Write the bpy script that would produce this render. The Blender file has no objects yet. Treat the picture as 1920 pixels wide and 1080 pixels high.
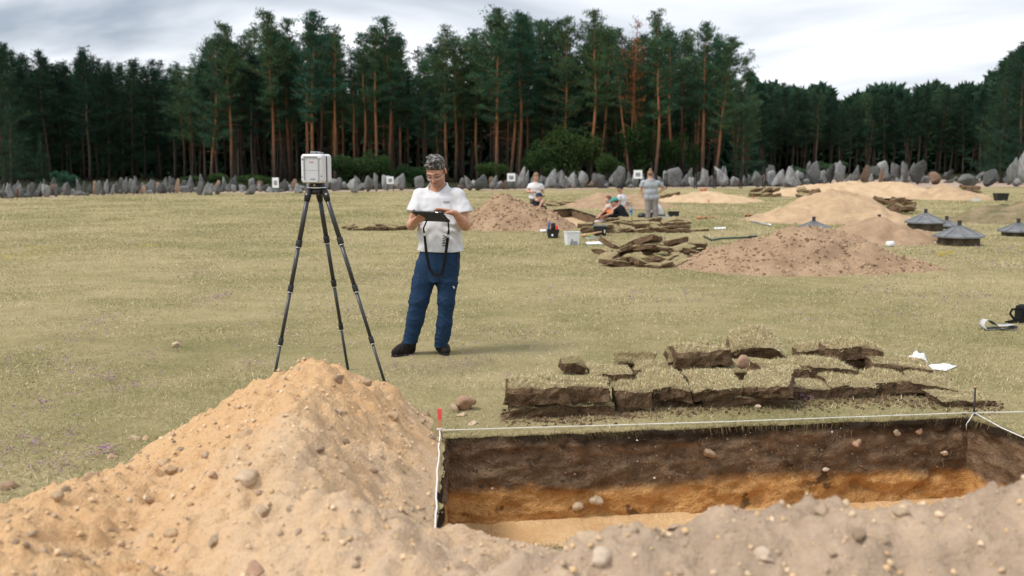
import bpy, bmesh, math, random
import numpy as np
from mathutils import Vector, Matrix, Euler
from mathutils.geometry import delaunay_2d_cdt
R = math.radians
random.seed(7)
rng = np.random.default_rng(7)
scene = bpy.context.scene
COL = scene.collection

# ------------------------------------------------------------------ camera, world, sun, exposure
CAMZ, PITCH, FPX = 1.68, R(7.02), 1867.0
cam_data = bpy.data.cameras.new('camera')
cam_data.lens, cam_data.sensor_width = 35.0, 36.0
cam_data.clip_end = 3000
cam_data.dof.use_dof = True
cam_data.dof.focus_distance = 8.6
cam_data.dof.aperture_fstop = 2.2
cam = bpy.data.objects.new('camera', cam_data)
COL.objects.link(cam)
cam.location = (0, 0, CAMZ)
cam.rotation_euler = (math.pi / 2 - PITCH, 0, 0)
scene.camera = cam

SUN_DIR = Vector((-0.62, -0.30, 0.95)).normalized()      # towards the sun
world = bpy.data.worlds.new('World')
scene.world = world
world.use_nodes = True
wn, wl = world.node_tree.nodes, world.node_tree.links
wn.clear()
def wnode(t, **kw):
    n = wn.new(t)
    for k, v in kw.items():
        setattr(n, k, v)
    return n
w_out = wnode('ShaderNodeOutputWorld')
w_bg = wnode('ShaderNodeBackground'); w_bg.inputs[1].default_value = 0.10
w_sky = wnode('ShaderNodeTexSky', sky_type='NISHITA', sun_disc=False)
w_sky.sun_elevation = math.asin(SUN_DIR.z)
w_sky.sun_rotation = math.atan2(SUN_DIR.x, SUN_DIR.y)
w_sky.air_density, w_sky.dust_density = 1.0, 2.0
w_tc = wnode('ShaderNodeTexCoord')
w_sep = wnode('ShaderNodeSeparateXYZ')
wl.new(w_tc.outputs['Generated'], w_sep.inputs[0])
w_abs = wnode('ShaderNodeMath', operation='ABSOLUTE'); wl.new(w_sep.outputs[2], w_abs.inputs[0])
w_z = wnode('ShaderNodeMath', operation='ADD'); wl.new(w_abs.outputs[0], w_z.inputs[0]); w_z.inputs[1].default_value = 0.16
w_u = wnode('ShaderNodeMath', operation='DIVIDE'); wl.new(w_sep.outputs[0], w_u.inputs[0]); wl.new(w_z.outputs[0], w_u.inputs[1])
w_v = wnode('ShaderNodeMath', operation='DIVIDE'); wl.new(w_sep.outputs[1], w_v.inputs[0]); wl.new(w_z.outputs[0], w_v.inputs[1])
w_c = wnode('ShaderNodeCombineXYZ'); wl.new(w_u.outputs[0], w_c.inputs[0]); wl.new(w_v.outputs[0], w_c.inputs[1]); w_c.inputs[2].default_value = 3.7
w_n = wnode('ShaderNodeTexNoise'); w_n.inputs['Scale'].default_value = 0.55; w_n.inputs['Detail'].default_value = 5; w_n.inputs['Roughness'].default_value = 0.5
w_n.inputs['Distortion'].default_value = 0.5
wl.new(w_c.outputs[0], w_n.inputs['Vector'])
w_r = wnode('ShaderNodeValToRGB')
w_r.color_ramp.elements[0].position = 0.36; w_r.color_ramp.elements[0].color = (0.235, 0.27, 0.32, 1)
w_r.color_ramp.elements[1].position = 0.66; w_r.color_ramp.elements[1].color = (0.86, 0.87, 0.89, 1)
wl.new(w_n.outputs['Fac'], w_r.inputs['Fac'])
w_m = wnode('ShaderNodeMix', data_type='RGBA', blend_type='MULTIPLY'); w_m.inputs['Factor'].default_value = 1
wl.new(w_r.outputs[0], w_m.inputs['A']); w_m.inputs['B'].default_value = (9.6, 9.6, 9.6, 1)
w_mix = wnode('ShaderNodeMix', data_type='RGBA'); w_mix.inputs['Factor'].default_value = 0.93
wl.new(w_sky.outputs[0], w_mix.inputs['A']); wl.new(w_m.outputs['Result'], w_mix.inputs['B'])
wl.new(w_mix.outputs['Result'], w_bg.inputs[0]); wl.new(w_bg.outputs[0], w_out.inputs[0])

sun_data = bpy.data.lights.new('sun', 'SUN')
sun_data.energy, sun_data.angle, sun_data.color = 1.5, R(15), (1.0, 0.95, 0.88)
sun = bpy.data.objects.new('sun', sun_data)
COL.objects.link(sun)
sun.rotation_euler = SUN_DIR.to_track_quat('Z', 'Y').to_euler()

scene.view_settings.view_transform = 'Standard'
scene.view_settings.look = 'None'
scene.view_settings.exposure = 0.9
scene.view_settings.gamma = 1.0
scene.view_settings.use_curve_mapping = False
scene.cycles.use_denoising = True
scene.cycles.max_bounces = 5
scene.cycles.diffuse_bounces = 3
scene.cycles.transparent_max_bounces = 6

# ------------------------------------------------------------------ pixel -> direction helpers (1920x1080 photo pixels)
def ray(px, py):
    cx, cz = (px - 960) / FPX, -(py - 540) / FPX
    c, s = math.cos(PITCH), math.sin(PITCH)
    return Vector((cx, c + s * cz, -s + c * cz))
def G(px, py, z=0.0):
    d = ray(px, py); t = (z - CAMZ) / d.z
    return Vector((d.x * t, d.y * t, z))
def P(px, py, Y):
    d = ray(px, py); t = Y / d.y
    return Vector((d.x * t, Y, CAMZ + d.z * t))
def hit(px, py, hf, t0=1.5, t1=9.0, n=900):
    d = ray(px, py); ts = np.linspace(t0, t1, n)
    x, y, z = d.x * ts, d.y * ts, CAMZ + d.z * ts
    h = np.maximum(hf(x, y), 0)
    k = np.argmax(z < h)
    return Vector((x[k], y[k], h[k]))

# ------------------------------------------------------------------ noise
def _hash(ix, iy, iz, seed):
    n = (ix * 374761393 + iy * 668265263 + iz * 2147483647 + seed * 974711) & 0x7fffffff
    n = ((n ^ (n >> 13)) * 1274126177) & 0x7fffffff
    n = ((n ^ (n >> 16)) * 668265263) & 0x7fffffff
    return (n & 0xffff) / 32767.5 - 1.0
def vnoise(x, y, z=0.0, seed=0):
    x, y, z = np.broadcast_arrays(np.asarray(x, float), np.asarray(y, float), np.asarray(z, float))
    xi, yi, zi = np.floor(x).astype(np.int64), np.floor(y).astype(np.int64), np.floor(z).astype(np.int64)
    fx, fy, fz = x - xi, y - yi, z - zi
    fx, fy, fz = [f * f * f * (f * (f * 6 - 15) + 10) for f in (fx, fy, fz)]
    r = 0
    for a in (0, 1):
        for b in (0, 1):
            for c in (0, 1):
                w = (fx if a else 1 - fx) * (fy if b else 1 - fy) * (fz if c else 1 - fz)
                r = r + w * _hash(xi + a, yi + b, zi + c, seed)
    return r
def fbm(x, y, z=0.0, oct=4, seed=0, rough=0.5):
    r, a, f = 0, 1.0, 1.0
    for o in range(oct):
        r = r + a * vnoise(np.asarray(x) * f + 13.7 * o, np.asarray(y) * f + 5.1 * o, np.asarray(z) * f, seed + o)
        a *= rough; f *= 2.03
    return r

# ------------------------------------------------------------------ object helpers
def new_mesh(name, V, F, mats, smooth=False, col=None, midx=None):
    V = np.asarray(V, dtype=np.float32).reshape(-1, 3)
    me = bpy.data.meshes.new(name)
    if isinstance(F, np.ndarray):
        k = F.shape[1]; n = F.shape[0]
        me.vertices.add(len(V)); me.vertices.foreach_set('co', V.ravel())
        me.loops.add(n * k); me.loops.foreach_set('vertex_index', F.astype(np.int32).ravel())
        me.polygons.add(n); me.polygons.foreach_set('loop_start', np.arange(0, n * k, k, dtype=np.int32))
        me.update(calc_edges=True)
    else:
        me.from_pydata([tuple(v) for v in V], [], F)
    for m in (mats if isinstance(mats, (list, tuple)) else [mats]):
        me.materials.append(m)
    if midx is not None:
        me.polygons.foreach_set('material_index', np.asarray(midx, dtype=np.int32))
    if smooth:
        me.polygons.foreach_set('use_smooth', np.ones(len(me.polygons), dtype=bool))
    if col is not None:
        a = me.color_attributes.new('Col', 'FLOAT_COLOR', 'POINT')
        c = np.ones((len(V), 4), dtype=np.float32); c[:, :3] = col
        a.data.foreach_set('color', c.ravel())
    me.validate()
    return me
def link(name, me, parent=None, loc=None, rot=None, scale=None):
    o = bpy.data.objects.new(name, me)
    COL.objects.link(o)
    if parent is not None: o.parent = parent
    if loc is not None: o.location = loc
    if rot is not None: o.rotation_euler = rot
    if scale is not None: o.scale = scale if hasattr(scale, '__len__') else (scale,) * 3
    return o
def mobj(name, V, F, mats, parent=None, **kw):
    return link(name, new_mesh(name, V, F, mats, **kw), parent)
def tag(o, label=None, cat=None, group=None, kind=None):
    if label: o['label'] = label
    if cat: o['category'] = cat
    if group: o['group'] = group
    if kind: o['kind'] = kind
    return o
def thing(name, label, cat, loc=(0, 0, 0), rot=(0, 0, 0), group=None, scale=None):
    o = link(name, None, None, loc, rot, scale)
    o.empty_display_size = 0.1
    return tag(o, label, cat, group)

class MB:
    """collects shapes into one mesh"""
    def __init__(s): s.V, s.F, s.M = [], [], []
    def add(s, V, F, m=0):
        b = len(s.V); s.V += [tuple(v) for v in V]; s.F += [tuple(i + b for i in f) for f in F]; s.M += [m] * len(F); return s
    def box(s, c, d, rot=None, m=0, bev=0.0):
        bm = bmesh.new(); bmesh.ops.create_cube(bm, size=1)
        bmesh.ops.scale(bm, vec=d, verts=bm.verts)
        if bev: bmesh.ops.bevel(bm, geom=bm.edges[:], offset=bev, segments=2, affect='EDGES', profile=0.5)
        M = (rot.to_3x3() if hasattr(rot, 'to_3x3') and not isinstance(rot, Euler) else (rot.to_matrix() if rot else Matrix.Identity(3)))
        bm.verts.index_update()
        V = [Vector(c) + M @ v.co for v in bm.verts]; F = [[v.index for v in f.verts] for f in bm.faces]
        bm.free(); return s.add(V, F, m)
    def tube(s, pts, rad, n=8, m=0, cap=True):
        pts = [Vector(p) for p in pts]; k = len(pts)
        rad = rad if hasattr(rad, '__len__') else [rad] * k
        V, F = [], []; up = None
        for i in range(k):
            t = (pts[min(i + 1, k - 1)] - pts[max(i - 1, 0)]).normalized()
            if up is None: up = t.orthogonal().normalized()
            up = (up - t * up.dot(t)).normalized(); sd = t.cross(up)
            for j in range(n):
                a = 2 * math.pi * j / n
                V.append(pts[i] + (up * math.cos(a) + sd * math.sin(a)) * rad[i])
        for i in range(k - 1):
            for j in range(n):
                F.append((i * n + j, i * n + (j + 1) % n, (i + 1) * n + (j + 1) % n, (i + 1) * n + j))
        if cap:
            F.append(tuple(range(n - 1, -1, -1))); F.append(tuple(range((k - 1) * n, k * n)))
        return s.add(V, F, m)
    def lathe(s, prof, n=24, c=(0, 0, 0), m=0, cap=True):
        V, F = [], []
        for r, z in prof:
            for j in range(n):
                a = 2 * math.pi * j / n
                V.append((c[0] + r * math.cos(a), c[1] + r * math.sin(a), c[2] + z))
        k = len(prof)
        for i in range(k - 1):
            for j in range(n):
                F.append((i * n + j, i * n + (j + 1) % n, (i + 1) * n + (j + 1) % n, (i + 1) * n + j))
        if cap:
            F.append(tuple(range(n - 1, -1, -1))); F.append(tuple(range((k - 1) * n, k * n)))
        return s.add(V, F, m)
    def mesh(s, name, mats, smooth=False):
        return new_mesh(name, s.V, s.F, mats, smooth=smooth, midx=s.M)
    def build(s, name, mats, parent=None, smooth=False, loc=None, rot=None):
        return link(name, s.mesh(name, mats, smooth), parent, loc, rot)

# ------------------------------------------------------------------ materials
class MT:
    def __init__(s, name, rough=0.8, spec=0.3):
        s.m = bpy.data.materials.new(name); s.m.use_nodes = True
        s.n, s.l = s.m.node_tree.nodes, s.m.node_tree.links
        s.b = s.n['Principled BSDF']; s.b.inputs['Roughness'].default_value = rough
        s.b.inputs['Specular IOR Level'].default_value = spec
        s._co = None
    def co(s, kind='Object'):
        if s._co is None: s._co = s.n.new('ShaderNodeTexCoord')
        return s._co.outputs[kind]
    def map(s, scale=(1, 1, 1), rot=(0, 0, 0), kind='Object'):
        n = s.n.new('ShaderNodeMapping'); s.l.new(s.co(kind), n.inputs[0])
        n.inputs['Scale'].default_value = scale; n.inputs['Rotation'].default_value = rot
        return n.outputs[0]
    def noise(s, scale, detail=4, rough=0.55, vec=None, dist=0.0):
        n = s.n.new('ShaderNodeTexNoise')
        n.inputs['Scale'].default_value, n.inputs['Detail'].default_value, n.inputs['Roughness'].default_value = scale, detail, rough
        n.inputs['Distortion'].default_value = dist
        s.l.new(vec if vec is not None else s.co(), n.inputs['Vector'])
        return n.outputs['Fac']
    def ramp(s, fac, stops):
        n = s.n.new('ShaderNodeValToRGB'); cr = n.color_ramp
        while len(cr.elements) < len(stops): cr.elements.new(0.5)
        for e, (p, c) in zip(cr.elements, stops):
            e.position = p; e.color = (c, c, c, 1) if not hasattr(c, '__len__') else (*c, 1)
        s.l.new(fac, n.inputs[0]); return n.outputs[0]
    def mix(s, fac, a, b, blend='MIX'):
        n = s.n.new('ShaderNodeMix'); n.data_type = 'RGBA'; n.blend_type = blend
        for k, v in (('Factor', fac), ('A', a), ('B', b)):
            if hasattr(v, 'is_linked') or isinstance(v, bpy.types.NodeSocket): s.l.new(v, n.inputs[k])
            elif hasattr(v, '__len__'): n.inputs[k].default_value = (*v, 1)
            else: n.inputs[k].default_value = v
        return n.outputs['Result']
    def math(s, op, a, b=0.0, clamp=False):
        n = s.n.new('ShaderNodeMath'); n.operation = op; n.use_clamp = clamp
        for i, v in enumerate((a, b)):
            if isinstance(v, bpy.types.NodeSocket): s.l.new(v, n.inputs[i])
            else: n.inputs[i].default_value = v
        return n.outputs[0]
    def attr(s, name='Col'):
        n = s.n.new('ShaderNodeAttribute'); n.attribute_name = name; return n.outputs['Color']
    def sep(s, vec):
        n = s.n.new('ShaderNodeSeparateXYZ'); s.l.new(vec, n.inputs[0]); return n.outputs
    def rand(s):
        return s.n.new('ShaderNodeObjectInfo').outputs['Random']
    def base(s, c):
        if isinstance(c, bpy.types.NodeSocket): s.l.new(c, s.b.inputs['Base Color'])
        else: s.b.inputs['Base Color'].default_value = (*c, 1)
        return s
    def bump(s, fac, strength=0.5, dist=0.02):
        n = s.n.new('ShaderNodeBump'); n.inputs['Strength'].default_value = strength; n.inputs['Distance'].default_value = dist
        s.l.new(fac, n.inputs['Height']); s.l.new(n.outputs[0], s.b.inputs['Normal']); return s
def plain(name, c, rough=0.6, spec=0.3, var=0.12, scale=30, metal=0.0, bump=0.0):
    t = MT(name, rough, spec)
    f = t.noise(scale, 3)
    c2 = tuple(x * (1 - var) for x in c); c1 = tuple(min(1, x * (1 + var)) for x in c)
    t.base(t.ramp(f, [(0.3, c2), (0.7, c1)]))
    t.b.inputs['Metallic'].default_value = metal
    if bump: t.bump(t.noise(scale * 2, 4), bump, 0.01)
    return t.m
# ------------------------------------------------------------------ ground materials
def ground_mat():
    t = MT('dry_meadow', 0.95, 0.1)
    big = t.noise(0.22, 5, 0.6); mid = t.noise(1.6, 6, 0.75); fine = t.noise(34, 4, 0.75)
    stretch = t.noise(1.0, 5, 0.6, vec=t.map((0.35, 0.5, 1)))
    f = t.math('ADD', t.math('MULTIPLY', big, 0.4), t.math('MULTIPLY', mid, 0.35))
    f = t.math('ADD', f, t.math('MULTIPLY', stretch, 0.25))
    c = t.ramp(f, [(0.36, (0.17, 0.165, 0.07)), (0.46, (0.29, 0.25, 0.12)), (0.54, (0.39, 0.325, 0.175)), (0.66, (0.50, 0.40, 0.24))])
    c = t.mix(t.math('MULTIPLY', t.ramp(fine, [(0.35, 0.0), (0.7, 1.0)]), 0.5), c, (0.13, 0.105, 0.05))
    t.base(c); t.bump(fine, 0.7, 0.03)
    return t.m
def sand_mat(name, light, dark, scale=2.0, stripe=True, k=0.55):
    t = MT(name, 0.95, 0.1)
    a = t.noise(scale, 5, 0.6, dist=0.4); b = t.noise(scale * 9, 5, 0.7); c3 = t.noise(scale * 45, 3, 0.7)
    f = t.math('ADD', t.math('MULTIPLY', a, 0.65), t.math('MULTIPLY', b, 0.35))
    c = t.ramp(f, [(k - 0.13, dark), (k + 0.10, light)])
    c = t.mix(t.math('MULTIPLY', t.ramp(c3, [(0.45, 0.0), (0.75, 1.0)]), 0.45), c, tuple(x * 0.55 for x in dark))
    t.base(c); t.bump(t.math('ADD', b, t.math('MULTIPLY', c3, 0.5)), 0.8, 0.03)
    return t.m
def strata_mat():
    t = MT('soil_layers', 0.95, 0.1)
    g = t.n.new('ShaderNodeNewGeometry').outputs['Position']
    z = t.sep(g)[2]
    wav = t.noise(1.4, 4, 0.6, vec=g); wav2 = t.noise(14, 4, 0.65, vec=g)
    zz = t.math('ADD', z, t.math('MULTIPLY', t.math('SUBTRACT', wav, 0.5), 0.30))
    zz = t.math('ADD', zz, t.math('MULTIPLY', t.math('SUBTRACT', wav2, 0.5), 0.05))
    mp = t.n.new('ShaderNodeMapping'); mp.inputs['Scale'].default_value = (9, 9, 13); t.l.new(g, mp.inputs[0])
    fine = t.noise(1.0, 5, 0.7, vec=mp.outputs[0]); gran = t.noise(60, 3, 0.7, vec=g)
    humus = t.ramp(fine, [(0.3, (0.115, 0.076, 0.049)), (0.7, (0.27, 0.18, 0.112))])
    sand = t.ramp(fine, [(0.3, (0.47, 0.235, 0.075)), (0.7, (0.70, 0.40, 0.165))])
    lay = t.math('MULTIPLY', t.math('ADD', zz, 0.385), 16.0, True)
    c = t.mix(lay, sand, humus)
    top = t.math('MULTIPLY', t.math('ADD', zz, 0.09), 18.0, True)
    c = t.mix(top, c, (0.035, 0.024, 0.016))
    c = t.mix(t.math('MULTIPLY', t.ramp(gran, [(0.5, 0.0), (0.75, 1.0)]), 0.4), c, (0.05, 0.035, 0.02))
    pit = t.noise(7, 3, 0.5, vec=g); c = t.mix(t.math('MULTIPLY', t.ramp(pit, [(0.64, 0.0), (0.69, 1.0)]), 0.75), c, (0.07, 0.045, 0.028))
    lt = t.noise(3.2, 4, 0.65, vec=g); c = t.mix(1.0, c, t.ramp(lt, [(0.3, 0.72), (0.7, 1.22)]), 'MULTIPLY')
    t.base(c); t.bump(t.math('ADD', fine, t.math('MULTIPLY', gran, 0.6)), 0.9, 0.04)
    return t.m
M_GROUND = ground_mat()
M_STRATA = strata_mat()
M_FLOOR = sand_mat('trench_floor_sand', (0.74, 0.51, 0.29), (0.60, 0.37, 0.18), 1.5)
M_FLOOR2 = sand_mat('pale_trench_sand', (0.62, 0.47, 0.31), (0.50, 0.35, 0.2), 1.0)
M_GRAVEL = sand_mat('pinkish_gravel', (0.50, 0.38, 0.29), (0.36, 0.27, 0.21), 0.6)
M_NEEDLES = sand_mat('forest_floor_litter', (0.045, 0.05, 0.02), (0.02, 0.022, 0.012), 0.3)

def inpoly(x, y, poly):
    x, y = np.asarray(x), np.asarray(y); c = np.zeros(x.shape, bool); n = len(poly)
    for i in range(n):
        x1, y1 = poly[i][0], poly[i][1]; x2, y2 = poly[i - 1][0], poly[i - 1][1]
        m = ((y1 > y) != (y2 > y)); c ^= m & (x < (x2 - x1) * (y - y1) / ((y2 - y1) if y2 != y1 else 1e-9) + x1)
    return c

# ------------------------------------------------------------------ trenches: corner list (counter-clockwise from above), depth, edge step
TA, TB, TC = G(834, 823), G(1816, 783), G(819, 1015)
TC = TA + (TC - TA) * 1.06
TD = TB + Vector((0.55, -2.15, 0))
TRENCHES = [
    ('main', [TA, TC, TD, TB], 0.575, 0.028, 0.022),
    ('pale', [G(985, 397), G(1072, 426), G(1152, 415), G(1071, 390.5)], 0.36, 0.3, 0.03),
    ('sodside', [G(1280, 469), G(1310, 488), G(1420, 478), G(1376, 462)], 0.40, 0.2, 0.02),
    ('worker', [G(1138, 388), G(1140, 393.5), G(1240, 393.5), G(1238, 387)], 0.85, 0.3, 0.03),
    ('slit', [G(1312, 378.0), G(1312, 381.6), G(1402, 381.4), G(1400, 377.8)], 0.4, 0.5, 0.03),
    ('slot', [G(1396, 403.5), G(1398, 408), G(1470, 408), G(1470, 403)], 0.4, 0.4, 0.03),
    ('brown', [G(1585, 370.0), G(1588, 377.2), G(1712, 377.2), G(1710, 370)], 0.5, 0.5, 0.04),
]
cdt_pts, cdt_edges, HOLES = [], [], []
for nm, cs, dep, step, jit in TRENCHES:
    ring, meta = [], []
    for i in range(4):
        a, b = cs[i], cs[(i + 1) % 4]
        n = max(2, int((b - a).length / step)); nor = Vector((-(b - a).y, (b - a).x, 0)).normalized()
        for k in range(n):
            p = a.lerp(b, k / n)
            off = jit * float(fbm(p.x * 9 + i, p.y * 9, 0.3, 3)) if k else 0
            ring.append(p + nor * off); meta.append((i, p))
    HOLES.append((nm, ring, meta, cs, dep))
for xx in (-900, -300, -120, -60, -30, -15, 0, 15, 30, 60, 120, 300, 900):
    for yy in (-60, -10, 2, 12, 24, 45, 75, 110, 180, 300, 900):
        cdt_pts.append(Vector((xx + 0.13, yy + 0.07)))
for nm, ring, meta, cs, dep in HOLES:
    b = len(cdt_pts)
    cdt_pts += [Vector((p.x, p.y)) for p in ring]
    cdt_edges += [(b + i, b + (i + 1) % len(ring)) for i in range(len(ring))]
vo, eo, fo, _, _, _ = delaunay_2d_cdt(cdt_pts, cdt_edges, [], 0, 1e-5)
vo = np.array([(v.x, v.y, 0) for v in vo]); fo = np.array([f for f in fo])
cen = vo[fo].mean(axis=1)
bad = np.zeros(len(fo), bool)
for nm, ring, meta, cs, dep in HOLES: bad |= inpoly(cen[:, 0], cen[:, 1], ring)
tag(mobj('ground', vo, fo[~bad], M_GROUND), 'dry yellow-green meadow', None, kind='structure')
def wallpt(px, py, out=0.0):
    d = ray(px, py); a, b = TA, TB; n = Vector((-(b - a).y, (b - a).x, 0)).normalized()
    t = (a - Vector((0, 0, CAMZ))).dot(n) / d.dot(n)
    return Vector((0, 0, CAMZ)) + d * t - n * out
PITS = [(wallpt(a, b), c, d) for a, b, c, d in ((1607, 914, .06, .06), (1632, 918, .04, .05), (1512, 909, .035, .05), (1755, 887, .04, .05), (1725, 914, .035, .045), (1380, 912, .04, .04), (1422, 928, .05, .04), (1135, 912, .045, .05), (1265, 878, .025, .03), (870, 968, .03, .05), (1250, 860, .03, .03), (960, 850, .03, .03), (1450, 852, .03, .03))]
for nm, ring, meta, cs, dep in HOLES:
    root = link('excavation_trench', None); tag(root, kind='structure')
    rows = 40 if nm == 'main' else 6
    c0 = sum((Vector(c) for c in cs), Vector()) / 4
    for side in range(4):
        idx = [i for i, m in enumerate(meta) if m[0] == side]; idx.append((idx[-1] + 1) % len(ring))
        a, b = cs[side], cs[(side + 1) % 4]
        inn = Vector((-(b - a).y, (b - a).x, 0)).normalized()
        V, Fq = [], []; w = len(idx)
        for r in range(rows + 1):
            u = r / rows
            for j, i in enumerate(idx):
                top = ring[i]; st = a.lerp(b, j / (w - 1))
                p = top.lerp(st, min(1, u * 3)); p = Vector((p.x, p.y, -dep * u))
                if 0 < r < rows and 0 < j < w - 1:
                    amp = 0.02 if nm == 'main' else 0.03
                    q = p * 1.0
                    p += inn * amp * float(fbm(q.x * 7, q.y * 7, q.z * 12, 4, 5, .62))
                    if side == 3 and nm == 'main':
                        for pc, pr, pd in PITS:
                            e2 = ((q.x - pc.x) / pr) ** 2 + ((q.z - pc.z) / (pr * .7)) ** 2
                            if e2 < 6: p -= inn * pd * math.exp(-e2)
                    if nm == 'main' and u < 0.14:
                        p += inn * 0.015 * (0.6 + float(vnoise(q.x * 16, q.y * 16, 0, 3)))
                V.append(p)
        for r in range(rows):
            for j in range(w - 1):
                k = r * w + j; Fq.append((k, k + w, k + w + 1, k + 1))
        mobj('trench_wall', V, Fq, M_STRATA, root, smooth=True)
    V, Fq = [], []; n1, n2 = (50, 36) if nm == 'main' else (8, 8)
    for i in range(n1 + 1):
        for j in range(n2 + 1):
            p = cs[0].lerp(cs[3], i / n1).lerp(cs[1].lerp(cs[2], i / n1), j / n2)
            e = min(i, n1 - i, j, n2 - j)
            z = -dep + (0.012 * float(fbm(p.x * 3, p.y * 3, 0, 4, 9)) if e else 0) + (0.025 if e == 0 else (0.006 if e == 1 else 0))
            V.append((p.x, p.y, z))
    for i in range(n1):
        for j in range(n2):
            k = i * (n2 + 1) + j; Fq.append((k, k + n2 + 1, k + n2 + 2, k + 1))
    mobj('trench_floor', V, Fq, M_FLOOR if nm == 'main' else M_FLOOR2, root, smooth=True)

def strip(name, pts_front, pts_back, m, z):
    V = [(p.x, p.y, z) for p in pts_front] + [(p.x, p.y, z) for p in pts_back]; n = len(pts_front)
    F = [(i, i + 1, n + i + 1, n + i) for i in range(n - 1)]
    return tag(mobj(name, V, F, m), kind='structure')
# base row of the memorial stones across the picture: (px, py of their foot)
FOOT = [(-60, 376), (0, 373), (120, 369), (240, 365), (340, 362.5), (480, 361), (600, 359), (760, 357), (900, 356), (1000, 355), (1200, 352.5), (1420, 351), (1600, 350.5), (1760, 350), (1920, 349.5), (2000, 349)]
def foot_y(px):
    return float(np.interp(px, [f[0] for f in FOOT], [f[1] for f in FOOT]))
fr = [G(px, foot_y(px) + 1.0 + 0.8 * math.sin(px * 0.07) * math.sin(px * 0.023)) for px in range(-60, 2010, 15)]
bk = [p + p.normalized() * (4.5 if px < 1560 else 45) for p, px in zip(fr, range(-60, 2010, 15))]
for p in fr + bk: p.z = 0
strip('gravel_path', fr, bk, M_GRAVEL, 0.004)
ff = [p + Vector((0, 0.0, 0)) for p in bk]
fb = [p * 8 for p in bk]
strip('forest_floor', ff, fb, M_NEEDLES, 0.008)

# ------------------------------------------------------------------ near spoil heap
RIDGE = [(P(585, 688, 5.75), None), (P(570, 745, 4.9), None), (P(590, 830, 4.1), None), (P(650, 940, 3.5), None), (P(740, 1036, 3.15), None),
         (P(860, 1066, 3.05), None), (P(1010, 1054, 3.0), None), (P(1120, 1012, 3.0), None), (P(1250, 992, 3.0), None), (P(1410, 970, 3.0), None),
         (P(1560, 952, 3.0), None), (P(1720, 956, 3.0), None), (P(1930, 918, 3.0), None), (P(2150, 884, 3.0), None), (P(2600, 864, 3.0), None)]
RIDGE = [r[0] for r in RIDGE]
STK = G(824.5, 812)
def seg_cone(x, y, a, b, slope):
    ax, ay, bx, by = a.x, a.y, b.x, b.y
    L2 = (bx - ax) ** 2 + (by - ay) ** 2
    t = np.clip(((x - ax) * (bx - ax) + (y - ay) * (by - ay)) / L2, 0, 1)
    d = np.hypot(x - ax - t * (bx - ax), y - ay - t * (by - ay))
    return a.z + t * (b.z - a.z) - slope * (np.sqrt(d * d + 0.012) - 0.11)
def near_h(x, y, detail=True):
    x, y = np.asarray(x, float), np.asarray(y, float)
    hs = [seg_cone(x, y, RIDGE[i], RIDGE[i + 1], 0.62 if i > 4 else 0.54) for i in range(len(RIDGE) - 1)]
    hs.append(seg_cone(x, y, Vector((-1.75, 4.5, 0.27)), Vector((-2.0, 3.2, 0.40)), 0.40))
    hs.append(seg_cone(x, y, Vector((-2.0, 3.2, 0.40)), Vector((-1.1, 2.8, 0.40)), 0.40))
    hs.append(seg_cone(x, y, RIDGE[0], P(672, 712, 5.85), 0.66))
    h = np.full(x.shape, -9.0); k = 0.05
    for g in hs:
        t = np.clip(0.5 + 0.5 * (h - g) / k, 0, 1); h = g + (h - g) * t + k * t * (1 - t)
    h = h - 0.10 * np.exp(-(((x + .22) / .36) ** 2 + ((y - 3.55) / .6) ** 2)) - 0.16 * np.exp(-(((x - STK.x) / .20) ** 2 + ((y - STK.y) / .28) ** 2))
    def outside(a, b):
        n = Vector(((b - a).y, -(b - a).x)).normalized()
        return (x - a.x) * n.x + (y - a.y) * n.y
    dt = np.maximum(np.maximum(outside(TA, TC), outside(TC, TD)), outside(TB, TA))
    g = 0.80 * (dt - 0.012)
    t = np.clip(0.5 + 0.5 * (h - g) / 0.06, 0, 1); h = h + (g - h) * t - 0.06 * t * (1 - t)
    if detail:
        e = np.clip((h + 0.01) * 5, 0.08, 1) * np.clip(dt * 5, 0, 1)
        h = h + e * (0.035 * fbm(x * 2.1, y * 2.1, 0, 3, 21) + 0.026 * fbm(x * 8, y * 8, 0, 3, 31) + 0.016 * fbm(x * 26, y * 26, 0, 3, 41)
                     + 0.020 * np.maximum(0, fbm(x * 15, y * 15, 0, 2, 51)) + 0.013 * fbm(x * 2.5, y * 17, 0, 3, 61))
    return h
def grid_heap(hf, x0, x1, y0, y1, res, m, name, clip=None):
    xs, ys = np.arange(x0, x1, res), np.arange(y0, y1, res)
    X, Y = np.meshgrid(xs, ys); H = hf(X, Y)
    nx, ny = len(xs), len(ys)
    V = np.stack([X, Y, np.maximum(H, -0.02)], -1).reshape(-1, 3)
    k = (np.arange(ny - 1)[:, None] * nx + np.arange(nx - 1)[None]).ravel()
    F = np.stack([k, k + 1, k + nx + 1, k + nx], -1)
    keep = (H.ravel()[F] > -0.015).any(axis=1)
    if clip is not None:
        c = V[F].mean(axis=1); keep &= ~clip(c[:, 0], c[:, 1])
    F = F[keep]
    used = np.unique(F); rm = np.full(len(V), -1); rm[used] = np.arange(len(used))
    return mobj(name, V[used], rm[F], m, smooth=True)
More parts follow.
